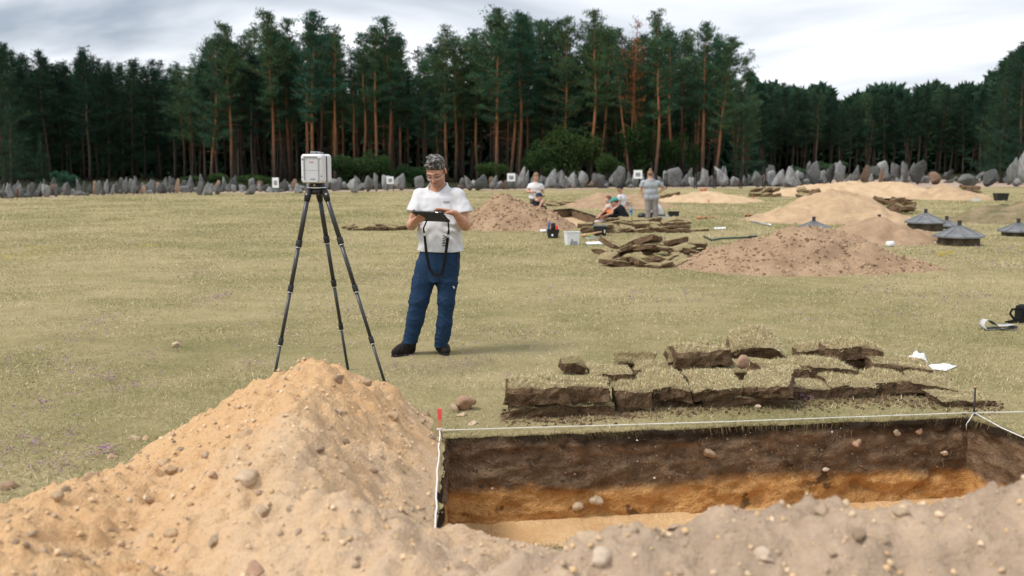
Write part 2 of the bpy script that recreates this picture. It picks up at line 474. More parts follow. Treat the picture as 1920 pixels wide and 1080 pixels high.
def near_sand():
    t = MT('spoil_sand', 0.95, 0.1)
    a = t.noise(1.2, 5, 0.6, dist=0.6); b = t.noise(11, 5, 0.7); c3 = t.noise(70, 3, 0.7)
    st = t.noise(1.0, 4, 0.6, vec=t.map((14, 3, 3), (0, 0, R(25))))
    x, y, z = t.sep(t.co())[0:3]
    side = t.math('MULTIPLY', t.math('ADD', x, t.math('MULTIPLY', y, -0.18)), 0.20)   # the greyer soil was thrown on the trench side
    f = t.math('SUBTRACT', t.math('ADD', t.math('ADD', t.math('MULTIPLY', a, 0.55), t.math('MULTIPLY', st, 0.30)), t.math('MULTIPLY', b, 0.25)), t.math('MAXIMUM', t.math('MINIMUM', side, 0.02), -0.50))
    c = t.ramp(f, [(0.50, (0.36, 0.27, 0.195)), (0.66, (0.50, 0.375, 0.265)), (0.82, (0.60, 0.425, 0.265)), (1.0, (0.60, 0.385, 0.205))])
    c = t.mix(t.math('MULTIPLY', t.ramp(c3, [(0.5, 0.0), (0.8, 1.0)]), 0.4), c, (0.25, 0.16, 0.095))
    t.base(c); t.bump(t.math('ADD', b, t.math('MULTIPLY', c3, 0.6)), 0.85, 0.025)
    return t.m
M_SPOIL = near_sand()
main_ring = HOLES[0][1]
in_main = lambda x, y: inpoly(x, y, [(p.x, p.y) for p in main_ring])
oh = grid_heap(near_h, -4.4, 4.2, 1.2, 7.2, 0.0165, M_SPOIL, 'spoil_heap', in_main)
tag(oh, 'long foreground heap of orange and grey-brown sand curling round the open trench', 'sand heap')

# ------------------------------------------------------------------ far spoil heaps
M_HEAP_BROWN = sand_mat('brown_spoil', (0.44, 0.31, 0.20), (0.30, 0.20, 0.125), 2.2, k=0.5)
M_HEAP_PALE = sand_mat('pale_spoil', (0.60, 0.44, 0.28), (0.46, 0.32, 0.19), 1.6, k=0.48)
M_HEAP_MIX = sand_mat('mixed_spoil', (0.56, 0.40, 0.25), (0.38, 0.26, 0.165), 1.6, k=0.5)
FAR_H = []
def far_heap(label, x0, x1, foot, bumps, m, depth=None, res=0.07, seed=0, sq=1.0):
    """x0,x1 = picture columns of the foot, foot = row of the front foot, bumps = [(px,py,share of depth)] summits"""
    a, b = G(x0, foot), G(x1, foot)
    w = (b - a).length; dep = depth or w * 0.62
    yc = a.y + dep * 0.5
    tops = []
    for px, py, dd in bumps:
        tops.append(P(px, py, a.y + dep * dd))
    xa, xb = P(x0, foot, yc).x, P(x1, foot, yc).x
    def hf(x, y):
        x, y = np.asarray(x, float), np.asarray(y, float)
        h = np.full(x.shape, -5.0)
        for tp in tops:
            lx = np.where(x < tp.x, tp.x - xa, xb - tp.x); ly = np.where(y < tp.y, tp.y - a.y, a.y + dep - tp.y)
            r = np.sqrt((np.abs(x - tp.x) / np.maximum(lx, .2)) ** 2 + ((y - tp.y) / np.maximum(ly, .2)) ** 2 + 0.012)
            h = np.maximum(h, tp.z * (1.10 - r) / 0.99 if sq == 1 else tp.z * (1.03 - r ** sq))
        n = 0.17 * tops[0].z * fbm(x * 1.1, y * 1.1, seed, 3, seed) + 0.045 * fbm(x * 4.5, y * 4.5, seed, 3, seed + 3) + 0.02 * np.maximum(0, vnoise(x * 11, y * 11, 0, seed + 7))
        return h + n * np.clip(h * 5 + 0.3, 0, 1)
    o = grid_heap(hf, xa - 0.4, xb + 0.4, a.y - 0.4, a.y + dep + 0.4, res, m, 'spoil_heap')
    tag(o, label, 'sand heap', 'spoil heaps beside the trenches across the meadow')
    FAR_H.append((hf, xa - .3, xb + .3, a.y - .3, a.y + dep + .3))
    return hf
h_man = far_heap('lumpy brown earth heap just right of the man with the tablet', 862, 1072, 433, [(943, 372, .5), (1010, 398, .45)], M_HEAP_BROWN, 2.6, 0.05, 3)
far_heap('brown earth heap behind the seated workers with caps', 1062, 1262, 391, [(1130, 361, .5), (1190, 364, .5)], M_HEAP_BROWN, 4.5, 0.08, 5)
far_heap('low pale sand heap right of the woman in grey', 1235, 1420, 380.5, [(1325, 357, .5)], M_HEAP_PALE, 4.5, 0.09, 7)
far_heap('longest pale flat-topped sand heap in front of the standing stones', 1450, 1745, 371, [(1545, 346, .5), (1600, 342.5, .5), (1690, 344, .5)], M_HEAP_PALE, 8, 0.12, 9, 1.6)
far_heap('small tan sand heap at the right end of the longest heap', 1712, 1845, 376, [(1775, 345, .5)], M_HEAP_MIX, 4.5, 0.09, 11)
far_heap('broad twin-topped orange sand heap in the middle distance', 1408, 1712, 421, [(1562, 364, .55), (1520, 376, .4)], M_HEAP_MIX, 4.2, 0.06, 13)
far_heap('grey-brown sand heap between the roofed well covers', 1540, 1765, 460, [(1640, 411, .5)], M_HEAP_BROWN, 2.8, 0.05, 15)
h_big = far_heap('large brown crumbly heap nearest on the right', 1292, 1722, 517, [(1500, 431, .5), (1440, 450, .42), (1560, 440, .5)], M_HEAP_BROWN, 2.8, 0.035, 17)
M_MOSS = sand_mat('mossy_bank', (0.30, 0.23, 0.14), (0.11, 0.105, 0.05), 1.2, k=0.5)
FAR_H_N = len(FAR_H)
far_heap('mossy low earth bank at the right edge of the meadow', 1790, 2250, 424, [(1975, 372, .5)], M_MOSS, 4.5, 0.09, 19)
# ------------------------------------------------------------------ rocks
def rock_mesh(name, seed, m, planes=9, sub=3, tall=False, rough=0.10):
    r = random.Random(seed)
    bm = bmesh.new(); bmesh.ops.create_icosphere(bm, subdivisions=sub, radius=1.0)
    V = np.array([v.co for v in bm.verts]); F = np.array([[v.index for v in f.verts] for f in bm.faces]); bm.free()
    for k in range(planes):
        n = np.array([r.gauss(0, 1), r.gauss(0, 1), r.gauss(0, 0.7)]); n /= np.linalg.norm(n)
        d = r.uniform(0.30, 0.7); e = np.maximum(0, V @ n - d); V = V - e[:, None] * n * 0.96
    V = V * (1 + rough * fbm(V[:, 0] * 1.6 + seed, V[:, 1] * 1.6, V[:, 2] * 1.6, 3, seed))[:, None]
    if tall:      # upright slab: narrower, tapering, irregular crest
        V[:, 2] = (V[:, 2] + 1) / 2
        tp = 1 - r.uniform(0.05, 0.75) * V[:, 2]
        V[:, 0] *= tp * r.uniform(0.8, 1.0); V[:, 1] *= tp * r.uniform(0.55, 0.8)
        V[:, 0] += r.uniform(-0.4, 0.4) * V[:, 2]
        V[:, 2] += 0.05 * fbm(V[:, 0] * 3, V[:, 1] * 3, seed, 2, seed)
    lo, hi = V.min(0), V.max(0)
    V[:, 2] = (V[:, 2] - lo[2]) / (hi[2] - lo[2])
    w = max(hi[0] - lo[0], hi[1] - lo[1]); V[:, :2] = (V[:, :2] - (lo[:2] + hi[:2]) / 2) / w
    return new_mesh(name, V, F, m, smooth=False)      # width 1, height 1, base at 0
def stone_mat(name, c, c2, lich=None):
    t = MT(name, 0.9, 0.2)
    a = t.noise(2.2, 5, 0.65); b = t.noise(9, 5, 0.7)
    col = t.ramp(t.math('ADD', t.math('MULTIPLY', a, 0.6), t.math('MULTIPLY', b, 0.4)), [(0.38, c2), (0.62, c)])
    if lich: col = t.mix(t.ramp(t.noise(3.3, 4, 0.6), [(0.56, 0.0), (0.66, 0.75)]), col, lich)
    v = t.ramp(t.rand(), [(0.0, 0.5), (1.0, 1.3)])
    col = t.mix(1.0, col, v, 'MULTIPLY')
    t.base(col); t.bump(b, 0.5, 0.1)
    return t.m
M_GRANITE = stone_mat('weathered_granite', (0.30, 0.30, 0.298), (0.13, 0.132, 0.134), (0.20, 0.18, 0.14))
M_DARKSTONE = stone_mat('dark_mossy_granite', (0.19, 0.195, 0.19), (0.085, 0.09, 0.085), (0.15, 0.15, 0.10))
M_RUSTSTONE = stone_mat('rusty_granite', (0.27, 0.18, 0.125), (0.15, 0.10, 0.075))
tallm = [rock_mesh('standing_stone', 100 + i, M_GRANITE, 15 + i % 5, 3, True, 0.07) for i in range(10)]
tallm_d = [rock_mesh('standing_stone', 200 + i, M_DARKSTONE, 14 + i % 5, 3, True, 0.07) for i in range(6)]
tallm_r = [rock_mesh('standing_stone', 300 + i, M_RUSTSTONE, 8, 3, False, 0.12) for i in range(2)]
def stand(px, py, wpx, hpx, me, label, group=None, rz=None, tilt=0.0):
    p = G(px, py); k = math.hypot(p.y, CAMZ) / FPX
    o = link('standing_stone', me, None, (p.x, p.y, -0.03), (tilt * 0.5, tilt, rz if rz is not None else random.uniform(-0.5, 0.5)), (wpx * k * 1.15, wpx * k * .98, hpx * k * 1.12))
    return tag(o, label, 'stone', group)
NOTED = [  # px, foot, width, height, mesh kind, label
    (18, 372, 17, 28, 'g', 'pointed pale stone, leftmost of the tall ones in the crowded left row'),
    (123, 367, 18, 24, 'g', 'broad pale pointed stone between the dark ones of the left row'),
    (101, 366, 9, 31, 'd', 'dark narrow peaked stone left of the broad pale one'),
    (178, 365, 8, 24, 'r', 'rust-brown upright stone in the left row'),
    (199, 364, 8, 27, 'g', 'thin square-topped stone standing up in the left row'),
    (237, 364, 10, 30, 'd', 'tall dark split stone near the end of the left row'),
    (377, 366, 13, 24, 'd', 'tall brown-grey slab beside a pale leaning slab'),
    (391, 366, 16, 23, 'g', 'pale leaning slab right of the gap in the left row'),
    (408, 365, 14, 20, 'g', 'blocky two-horned stone left of the scanner'),
    (469, 365, 20, 18, 'g', 'flat-topped stone left of the upright white sign'),
    (560, 362, 18, 18, 'g', 'rounded grey stone directly left of the scanner'),
    (660, 362, 22, 26, 'g', 'wide angular stone with a sloped top right of the scanner'),
    (692, 360, 18, 28, 'g', 'slanting stone right of the bushes behind the scanner'),
    (705, 359, 8, 32, 'g', 'narrow finger-like stone leaning right near the square sign'),
    (746, 357, 24, 30, 'g', 'pointed broad stone just right of the square white sign'),
    (787, 357, 16, 26, 'g', 'stone half hidden behind the man with the tablet, left side'),
    (879, 357, 15, 26, 'g', 'oval pale stone right of the standing man'),
    (903, 357, 26, 28, 'd', 'wide dark split stone right of the standing man'),
    (978, 354, 18, 38, 'g', 'tall blunt stone left of the worker in white'),
    (1031, 354, 22, 34, 'g', 'tall two-peaked stone right of the worker in white'),
    (1057, 354, 20, 32, 'g', 'smooth wedge stone, first of a pair behind the brown heap'),
    (1072, 353, 16, 28, 'g', 'leaning wedge stone, second of a pair behind the brown heap'),
    (1094, 353, 20, 30, 'g', 'peaked stone with narrow spike behind the brown heap'),
    (1122, 353, 22, 26, 'g', 'rounded double stone left of the capped man'),
    (1162, 351, 20, 36, 'd', 'dark sharply pointed stone above the capped man'),
    (1265, 351, 26, 34, 'g', 'large jagged stone right of the woman in grey'),
    (1352, 351, 24, 36, 'g', 'big rounded stone between two black frames'),
    (1418, 351, 20, 26, 'd', 'dark tilted flat slab beside a black post frame'),
    (1443, 345, 18, 32, 'd', 'dark square block on the gravel behind the post frame'),
    (1458, 350, 22, 30, 'g', 'pale stone with a hollow in its face left of the long heap'),
    (1486, 351, 30, 36, 'g', 'large pale boulder with flat sides left of the long heap'),
    (1524, 348, 20, 42, 'g', 'pale shark-fin stone behind the long heap'),
    (1557, 344, 16, 34, 'd', 'dark upright stone, left of a pale twin, behind the long heap'),
    (1573, 344, 18, 35, 'g', 'pale straight-sided upright stone behind the long heap'),
    (1633, 342, 32, 28, 'd', 'dark triangular slab behind the long heap'),
    (1654, 341, 18, 36, 'g', 'tall cracked grey stone behind the long heap'),
    (1664, 342, 9, 28, 'g', 'slim pale pointed stone beside the tall cracked one'),
    (1697, 342, 16, 22, 'g', 'pale low stone left of the dark arched stone'),
    (1720, 346, 27, 42, 'd', 'dark arched stone, tallest behind the right end of the long heap'),
    (1812, 350, 34, 22, 'd', 'dark heap-like boulder with a flat ledge on the right gravel'),
    (1857, 350, 28, 30, 'd', 'dark leaning slab pair on the right gravel'),
    (1899, 347, 22, 47, 'd', 'tall dark rounded stone near the right edge'),
    (1909, 350, 18, 15, 'g', 'small pale boulder at the foot of the tall dark stone'),
    (1752, 346, 20, 22, 'r', 'brownish low stone on the bare gravel right of the arched stone'),
    (1923, 352, 24, 84, 'g', 'very tall pale slab cut by the right edge of the picture'),
]
taken = []
for i, (px, fy, w, h, k, lab) in enumerate(NOTED):
    me = {'g': tallm, 'd': tallm_d, 'r': tallm_r}[k]
    stand(px, fy, w, h, me[i % len(me)], lab, 'memorial stones in front of the forest'); taken.append((px, w))
def near_taken(px, w): return any(abs(px - a) < 0.42 * (b + w) for a, b in taken)
SECT = [  # x0, x1, step, hmin, hmax, row offset, label
    (-40, 335, 7.5, 13, 22, 0, 'small dark jagged stone in the tightly packed row at the far left'),
    (345, 760, 11, 12, 22, 0, 'grey stone in the row behind the scanner'),
    (860, 1180, 10.5, 13, 24, 0, 'grey stone in the row behind the workers'),
    (1180, 1450, 10, 17, 30, 0, 'grey stone in the row behind the black frames'),
    (1440, 1750, 11, 16, 28, -4, 'grey rough stone behind the longest sand heap'),
    (1735, 1920, 15, 8, 17, -6, 'low stone scattered on the right gravel'),
]
n_st = 0
def nth(i): return '%d%s' % (i, 'th' if 10 <= i % 100 <= 20 else {1: 'st', 2: 'nd', 3: 'rd'}.get(i % 10, 'th'))
for x0, x1, st, h0, h1, dy, lab in SECT:
    for row in range(2):
        x = x0 + random.uniform(0, st); cnt = 0
        while x < x1:
            w = random.uniform(0.7, 1.7) * st; h = random.uniform(h0 * .7, h1 * 1.2)
            if row == 0 and random.random() < 0.4: h *= 0.6
            if row == 1 or not near_taken(x, w * 0.6):
                cnt += 1; dark = random.random() < (0.75 if x < 335 else 0.22)
                me = random.choice(tallm_d if dark else tallm) if random.random() > 0.06 else random.choice(tallm_r)
                stand(x, foot_y(x) + dy - row * 2.2 - random.uniform(0, 1.2), w, h * (1.0 if row == 0 else 1.15), me, (lab + ', ' + nth(cnt) + ' from its left end' if row == 0 and x0 > 300 else (lab if x0 < 300 else lab + ', partly hidden by those in front')), 'memorial stones in front of the forest', tilt=random.uniform(-.12, .12)); n_st += 1
            x += st * random.uniform(0.8, 1.5) * (1 if row == 0 else 1.25)

# ------------------------------------------------------------------ trees
def leaf_mat(name, c1, c2, tr=0.25):
    t = MT(name, 0.85, 0.08)
    r = t.ramp(t.rand(), [(0.0, c1), (1.0, c2)])
    n = t.noise(0.7, 3, 0.6)
    col = t.mix(1.0, t.mix(1.0, r, t.attr(), 'MULTIPLY'), t.ramp(n, [(0.3, 0.75), (0.7, 1.25)]), 'MULTIPLY')
    t.base(col)
    d = t.n.new('ShaderNodeBsdfTranslucent'); t.l.new(col, d.inputs[0])
    mx = t.n.new('ShaderNodeMixShader'); mx.inputs[0].default_value = tr
    t.l.new(t.b.outputs[0], mx.inputs[1]); t.l.new(d.outputs[0], mx.inputs[2])
    t.l.new(mx.outputs[0], t.n['Material Output'].inputs[0])
    return t.m
def bark_mat(name, low, high, z0, z1):
    t = MT(name, 0.95, 0.1)
    z = t.sep(t.co())[2]
    n = t.noise(1.0, 5, 0.7, vec=t.map((5, 5, 1.6)))
    f = t.math('ADD', t.math('DIVIDE', t.math('SUBTRACT', z, z0), z1 - z0), t.math('MULTIPLY', t.math('SUBTRACT', n, 0.5), 0.7), True)
    col = t.mix(f, low, high)
    col = t.mix(1.0, col, t.ramp(n, [(0.3, 0.6), (0.7, 1.25)]), 'MULTIPLY')
    col = t.mix(1.0, col, t.ramp(t.rand(), [(0, 0.7), (1, 1.15)]), 'MULTIPLY')
    t.base(col); t.bump(n, 0.8, 0.1)
    return t.m
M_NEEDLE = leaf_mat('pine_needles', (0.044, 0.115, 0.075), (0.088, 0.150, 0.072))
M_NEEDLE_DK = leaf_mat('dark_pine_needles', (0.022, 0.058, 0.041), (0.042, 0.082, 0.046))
M_NEEDLE_DEAD = leaf_mat('dead_brown_needles', (0.30, 0.135, 0.06), (0.32, 0.15, 0.07))
M_LEAF = leaf_mat('broad_leaves', (0.036, 0.080, 0.030), (0.07, 0.115, 0.036), 0.35)
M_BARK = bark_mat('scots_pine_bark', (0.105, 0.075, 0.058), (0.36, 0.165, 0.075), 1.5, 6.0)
M_BARK_DK = bark_mat('shaded_pine_bark', (0.06, 0.045, 0.036), (0.20, 0.095, 0.05), 2.5, 8.0)  # darker copy of the pine bark, with forest shade put into its colour
M_BARK_GREY = bark_mat('grey_bark', (0.08, 0.065, 0.052), (0.15, 0.10, 0.07), 2, 9)
def tufts(C, D, L, W, rs, shade):
    """two crossed slim triangles at each point C along direction D"""
    n = len(C); Q = rs.normal(size=(n, 3)); S = np.cross(D, Q); S /= np.linalg.norm(S, axis=1)[:, None] + 1e-9
    T = np.cross(D, S)
    tip = C + D * L[:, None]
    V = np.stack([C - S * W[:, None], C + S * W[:, None], tip, C + D * (L * .15)[:, None] - T * W[:, None], C + D * (L * .15)[:, None] + T * W[:, None], tip + S * W[:, None] * .5], 1).reshape(-1, 3)
    F = np.arange(n * 6).reshape(-1, 3)
    return V, F, np.repeat(shade, 6, axis=0)
def pine(seed, H=16.0, base=0.5, rmax=2.3, limbs=46, lean=0.0, dead=False, full=False, dens=1.0, needle=None, bark=None):
    r = random.Random(seed); rs = np.random.default_rng(seed)
    mb = MB(); tops = []
    bx, by = r.uniform(-.35, .35), r.uniform(-.35, .35)
    def axis(z):
        u = z / H
        return Vector((lean * H * u + bx * math.sin(u * 3.0) + 0.08 * math.sin(u * 11 + seed), by * math.sin(u * 2.5 + 1) - by * math.sin(1), z))
    R0 = 0.155 * r.uniform(0.75, 1.25)
    zs = np.linspace(-0.1, H * 0.985, 15)
    mb.tube([axis(z) for z in zs], [R0 * (1.25 if z < .2 else (1 - 0.92 * (max(z, 0) / H) ** 1.15)) + 0.012 for z in zs], 8)
    Cs, Ds, Ls, Ws, Sh = [], [], [], [], []
    zb = base * H
    for i in range(limbs):
        u = (i + r.uniform(0, 1)) / limbs
        z = zb + (H - zb) * u ** 0.92
        if r.random() < 0.16: continue
        prof = ((1 - u) ** 0.62 * 0.90 + 0.10) * min(1, 0.45 + 1.5 * u) if not full else ((1 - u) ** 0.85 * 0.95 + 0.07)
        L = rmax * prof * r.choice((.5, .75, .95, 1.1, 1.4)) * r.uniform(.85, 1.15)
        az = i * 2.4 + r.uniform(-.6, .6); el = R(r.uniform(-8, 22) + 38 * u)
        d = Vector((math.cos(az) * math.cos(el), math.sin(az) * math.cos(el), math.sin(el)))
        b = axis(z); bend = r.uniform(0.02, 0.16) * L
        pt = lambda t: b + d * (L * t) + Vector((0, 0, bend * (t * t * 2 - t)))
        mb.tube([pt(t) for t in (0, .35, .7, 1.0)], [0.05 * (1 - u * .6), 0.038 * (1 - u * .6), .022, .008], 4, cap=False)
        nc = max(4, int(L * 5.2))
        for k in range(nc):
            t = 0.14 + 0.90 * (k + r.random()) / nc
            side = d.cross(Vector((0, 0, 1))).normalized() * r.gauss(0, 0.20 * L * (0.4 + 0.6 * t))
            c = pt(min(t, 1.05)) + side + Vector((0, 0, r.uniform(-.05, .18)))
            nt = int((15 if not dead else 6) * dens * r.uniform(.6, 1.4)); rad = r.uniform(.26, .48)
            off = rs.normal(size=(nt, 3)) * np.array([rad, rad, rad * .42]) * .62
            dirs = rs.normal(size=(nt, 3)) * .6 + np.array(d) * .45 + np.array([0, 0, .55]); dirs /= np.linalg.norm(dirs, axis=1)[:, None]
            Cs.append(np.array(c) + off); Ds.append(dirs); Ls.append(rs.uniform(.16, .34, nt)); Ws.append(rs.uniform(.022, .05, nt))
            s = r.uniform(.65, 1.35) * np.array([1, 1, 1]) * (1 if r.random() > .15 else np.array([1.3, 1.15, .85]))
            Sh.append(np.repeat(s[None], nt, 0))
    if not full:                                  # a few bare dead snags under the crown
        for i in range(r.randint(2, 6)):
            z = r.uniform(0.25, base) * H; az = r.uniform(0, 6.28); L = r.uniform(.5, 1.5)
            p = axis(z); d = Vector((math.cos(az), math.sin(az), r.uniform(-.3, .3)))
            mb.tube([p, p + d * L * .6, p + d * L + Vector((0, 0, -.15 * L))], [.03, .02, .006], 4, cap=False)
    V, F, S = tufts(np.concatenate(Cs), np.concatenate(Ds), np.concatenate(Ls), np.concatenate(Ws), rs, np.concatenate(Sh))
    tm = mb.mesh('trunk', bark or M_BARK, True)
    cm = new_mesh('crown', V, F, needle or (M_NEEDLE_DEAD if dead else M_NEEDLE), col=S)
    return tm, cm, H
def bush(seed, w=1.0, h=1.0, n=2600, m=None):
    r = random.Random(seed); rs = np.random.default_rng(seed); mb = MB()
    Cs = []
    for k in range(9):
        c = np.array([r.uniform(-.33, .33), r.uniform(-.33, .33), r.uniform(.25, .72)]); rad = r.uniform(.14, .26)
        q = rs.normal(size=(n // 9, 3)); q /= np.linalg.norm(q, axis=1)[:, None]; q *= rad * rs.uniform(.45, 1.05, (n // 9, 1)) ** .6
        q = c + q; q[:, 2] = np.maximum(q[:, 2], .02); Cs.append(q)
        mb.tube([(0, 0, 0), tuple(c * np.array([.5, .5, .45])), tuple(c)], [.02, .014, .006], 4, cap=False)
    C = np.concatenate(Cs); D = rs.normal(size=C.shape) + np.array([0, 0, .3]); D /= np.linalg.norm(D, axis=1)[:, None]
    sh = np.repeat(rs.uniform(.6, 1.4, (len(C), 1)), 3, 1)
    V, F, S = tufts(C, D, rs.uniform(.03, .06, len(C)), rs.uniform(.010, .018, len(C)), rs, sh)
    return mb.mesh('stem', M_BARK_GREY, True), new_mesh('foliage', V, F, m or M_LEAF, col=S), 1.0
PV = {
    'tall': [pine(10 + i, 16, [.40, .46, .34, .48, .38, .43][i], [3.0, 2.6, 3.3, 2.3, 3.1, 2.8][i], [50, 44, 56, 42, 52, 46][i], dens=1.25) for i in range(6)],
    'mid': [pine(30 + i, 16, .2, 3.0, 60) for i in range(3)],
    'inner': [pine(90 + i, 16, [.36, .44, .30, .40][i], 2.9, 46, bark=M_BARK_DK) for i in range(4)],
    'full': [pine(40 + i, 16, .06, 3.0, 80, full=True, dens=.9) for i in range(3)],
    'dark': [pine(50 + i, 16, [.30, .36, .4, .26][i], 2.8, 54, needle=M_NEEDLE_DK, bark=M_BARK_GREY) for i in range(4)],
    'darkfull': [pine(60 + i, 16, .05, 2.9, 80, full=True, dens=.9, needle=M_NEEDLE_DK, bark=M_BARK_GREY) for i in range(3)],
    'dead': [pine(70, 16, .40, 1.7, 40, dead=True)],
    'thin': [pine(80 + i, 16, .58, 2.0, 30, dens=.8) for i in range(2)],
}
def plant(name, parts, base, height, rz, label, cat, group, tilt=(0, 0), names=('trunk', 'crown'), wide=1.0):
    tm, cm, H = parts; s = height / H
    root = thing(name, label, cat, base, (tilt[0], tilt[1], rz), group, (s * wide, s * wide, s))
    link(names[0], tm, root); link(names[1], cm, root)
    return root
SIL = [(-80, 60), (0, 66), (30, 80), (60, 100), (76, 114), (105, 104), (130, 112), (155, 94), (180, 93), (200, 108), (230, 108), (265, 107), (305, 110), (322, 118), (340, 88), (360, 66), (420, 50), (460, 46),
       (500, 30), (540, 40), (590, 30), (640, 55), (690, 60), (725, 40), (760, 75), (810, 62), (855, 62), (900, 42), (930, 26), (975, 28), (1005, 32), (1050, 32), (1090, 48), (1125, 24), (1165, 60), (1185, 42),
       (1240, 30), (1280, 55), (1320, 50), (1372, 76), (1400, 112), (1413, 152), (1430, 166), (1455, 156), (1500, 157), (1540, 162), (1575, 184), (1600, 176), (1650, 166), (1690, 163), (1730, 159), (1770, 166),
       (1800, 161), (1835, 166), (1852, 140), (1880, 110), (1900, 90), (1920, 86), (2040, 80)]
def sil(px): return float(np.interp(px, [a for a, b in SIL], [b for a, b in SIL]))
def zone_depth(px):
    return float(np.interp(px, [-80, 40, 75, 320, 345, 1395, 1440, 1840, 1870, 2040], [84, 84, 108, 112, 97, 97, 185, 185, 95, 92]))
def tree_at(kind, vi, px_b, px_t, py_t, Y, label, group, rz=None, wide=1.0):
    b = P(px_b, 330, Y); b.z = 0; tp = P(px_t, py_t, Y)
    lean = math.atan2(tp.x - b.x, tp.z)
    return plant('pine_tree', PV[kind][vi % len(PV[kind])], b, tp.z / max(.2, math.cos(lean)), random.uniform(0, 6.28) if rz is None else rz, label, 'tree', group, (0, lean), wide=wide)
HERO = [  # kind, variant, base px, top px, top py, depth, label
    ('tall', 0, 516, 497, 28, 98, 'tall pine with dense dark crown left of the scanner'),
    ('tall', 2, 583, 590, 30, 95, 'thick-trunked pine with spreading crown rising directly behind the scanner'),
    ('thin', 0, 629, 640, 56, 99, 'pine with long straight bare orange trunk right of the scanner'),
    ('tall', 3, 683, 678, 62, 98, 'slim straight pine, first of three bare trunks between scanner and man'),
    ('tall', 1, 706, 702, 58, 97, 'slim pine, middle of three bare trunks between scanner and man'),
    ('tall', 5, 730, 725, 38, 98, 'pine with spiky top, third of three bare trunks between scanner and man'),
    ('thin', 1, 751, 757, 78, 101, 'thin pine right of the three bare trunks, left of the man'),
    ('tall', 4, 838, 812, 62, 99, 'curved pine leaning left directly above the man'),
    ('tall', 2, 932, 922, 25, 95, 'largest pine of the stand, orange trunk, right of the man'),
    ('tall', 0, 976, 974, 28, 97, 'tall open-crowned pine with orange trunk right of the largest'),
    ('tall', 1, 958, 1005, 32, 100, 'narrow pine just right of the open-crowned one'),
    ('mid', 0, 1058, 1050, 32, 97, 'broad green pine with low branches above the brown heap'),
    ('tall', 5, 1105, 1120, 24, 95, 'tall orange-trunked pine with the highest pointed top'),
    ('tall', 3, 1122, 1085, 52, 98, 'pine with reddish trunk crowded beside the highest pointed one'),
    ('thin', 0, 1182, 1132, 105, 96, 'strongly leaning slim pine with bare trunk above the capped man'),
    ('dead', 0, 1187, 1186, 40, 97, 'dying pine with rust-brown needles'),
    ('tall', 4, 1230, 1240, 30, 95, 'dark bushy-topped pine right of the rust-brown one'),
    ('thin', 1, 1212, 1272, 58, 99, 'thin pine with sparse brownish top right of the dark bushy one'),
    ('tall', 1, 1317, 1320, 50, 96, 'open pine with light orange trunk, second from the right end of the stand'),
    ('tall', 2, 1340, 1374, 76, 95, 'pine leaning right at the right end of the tall stand'),
    ('full', 0, 1392, 1392, 166, 97, 'low bushy light green pine at the right end of the stand'),
    ('tall', 0, 436, 420, 50, 98, 'pine at the left shoulder of the tall stand'),
    ('mid', 1, 395, 365, 66, 97, 'branchy pine at the far left corner of the tall stand'),
    ('tall', 5, 545, 543, 42, 101, 'narrow pine in the gap left of the scanner pine'),
    ('dark', 0, 168, 158, 94, 106, 'dark pine with visible reddish trunk in the left forest'),
    ('dark', 2, 97, 105, 103, 104, 'dark pine with thin pale trunk in the far left forest'),
    ('darkfull', 0, 8, 4, 64, 80, 'massive black-green pine at the left edge'),
    ('darkfull', 1, 20, 22, 205, 70, 'young dark conifer with low branches at the left edge'),
    ('darkfull', 2, 82, 80, 252, 72, 'small dark conifer behind the left row of stones'),
    ('darkfull', 1, 1912, 1908, 86, 88, 'tall dark pine with broad crown at the right edge'),
    ('darkfull', 2, 1876, 1882, 122, 95, 'dark branchy pine left of the one at the right edge'),
]
for k, v, pb, pt_, py_, Y, lab in HERO:
    tree_at(k, v, pb, pt_, py_, Y, lab, 'pines along the edge of the forest')
# fill: rows of trees behind, tops kept under the skyline
REG = [(-60, 75, 'black-green pine in the far left corner'),
       (75, 335, 'dark pine in the lower left forest'),
       (335, 620, 'shaded pine in the stand around the scanner'),
       (620, 880, 'shaded pine in the stand above the tablet man'),
       (880, 1160, 'shaded pine in the stand behind the workers'),
       (1160, 1410, 'shaded pine in the stand\'s right part'),
       (1410, 1850, 'distant pine behind the long sand heap'),
       (1850, 1990, 'dark pine in the right forest corner')]
n_tr = 0
for a, b, lab in REG:
    far = lab.startswith('distant'); dark = lab.startswith(('black', 'dark'))
    for row in range(4 if not far else 3):
        step = (17 if far else 24) * (1 + .12 * row)
        x = a + random.uniform(0, step); cnt = 0
        while x < b:
            cnt += 1
            Y = zone_depth(x) + 4 + row * (7 if not far else 9) + random.uniform(-2, 2)
            drop = random.uniform(0, 24) + 3 if far else random.uniform(8, 34 if dark else 85)
            if far and row == 0: kind = 'dark'
            elif dark: kind = random.choice(['dark', 'dark', 'darkfull'])
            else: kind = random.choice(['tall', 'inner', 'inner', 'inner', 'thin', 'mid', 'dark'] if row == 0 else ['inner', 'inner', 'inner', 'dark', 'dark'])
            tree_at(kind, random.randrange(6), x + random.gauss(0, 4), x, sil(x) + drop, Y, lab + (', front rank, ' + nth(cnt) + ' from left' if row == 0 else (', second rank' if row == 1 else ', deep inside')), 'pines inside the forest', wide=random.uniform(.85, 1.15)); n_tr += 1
            x += step * random.uniform(.75, 1.3)
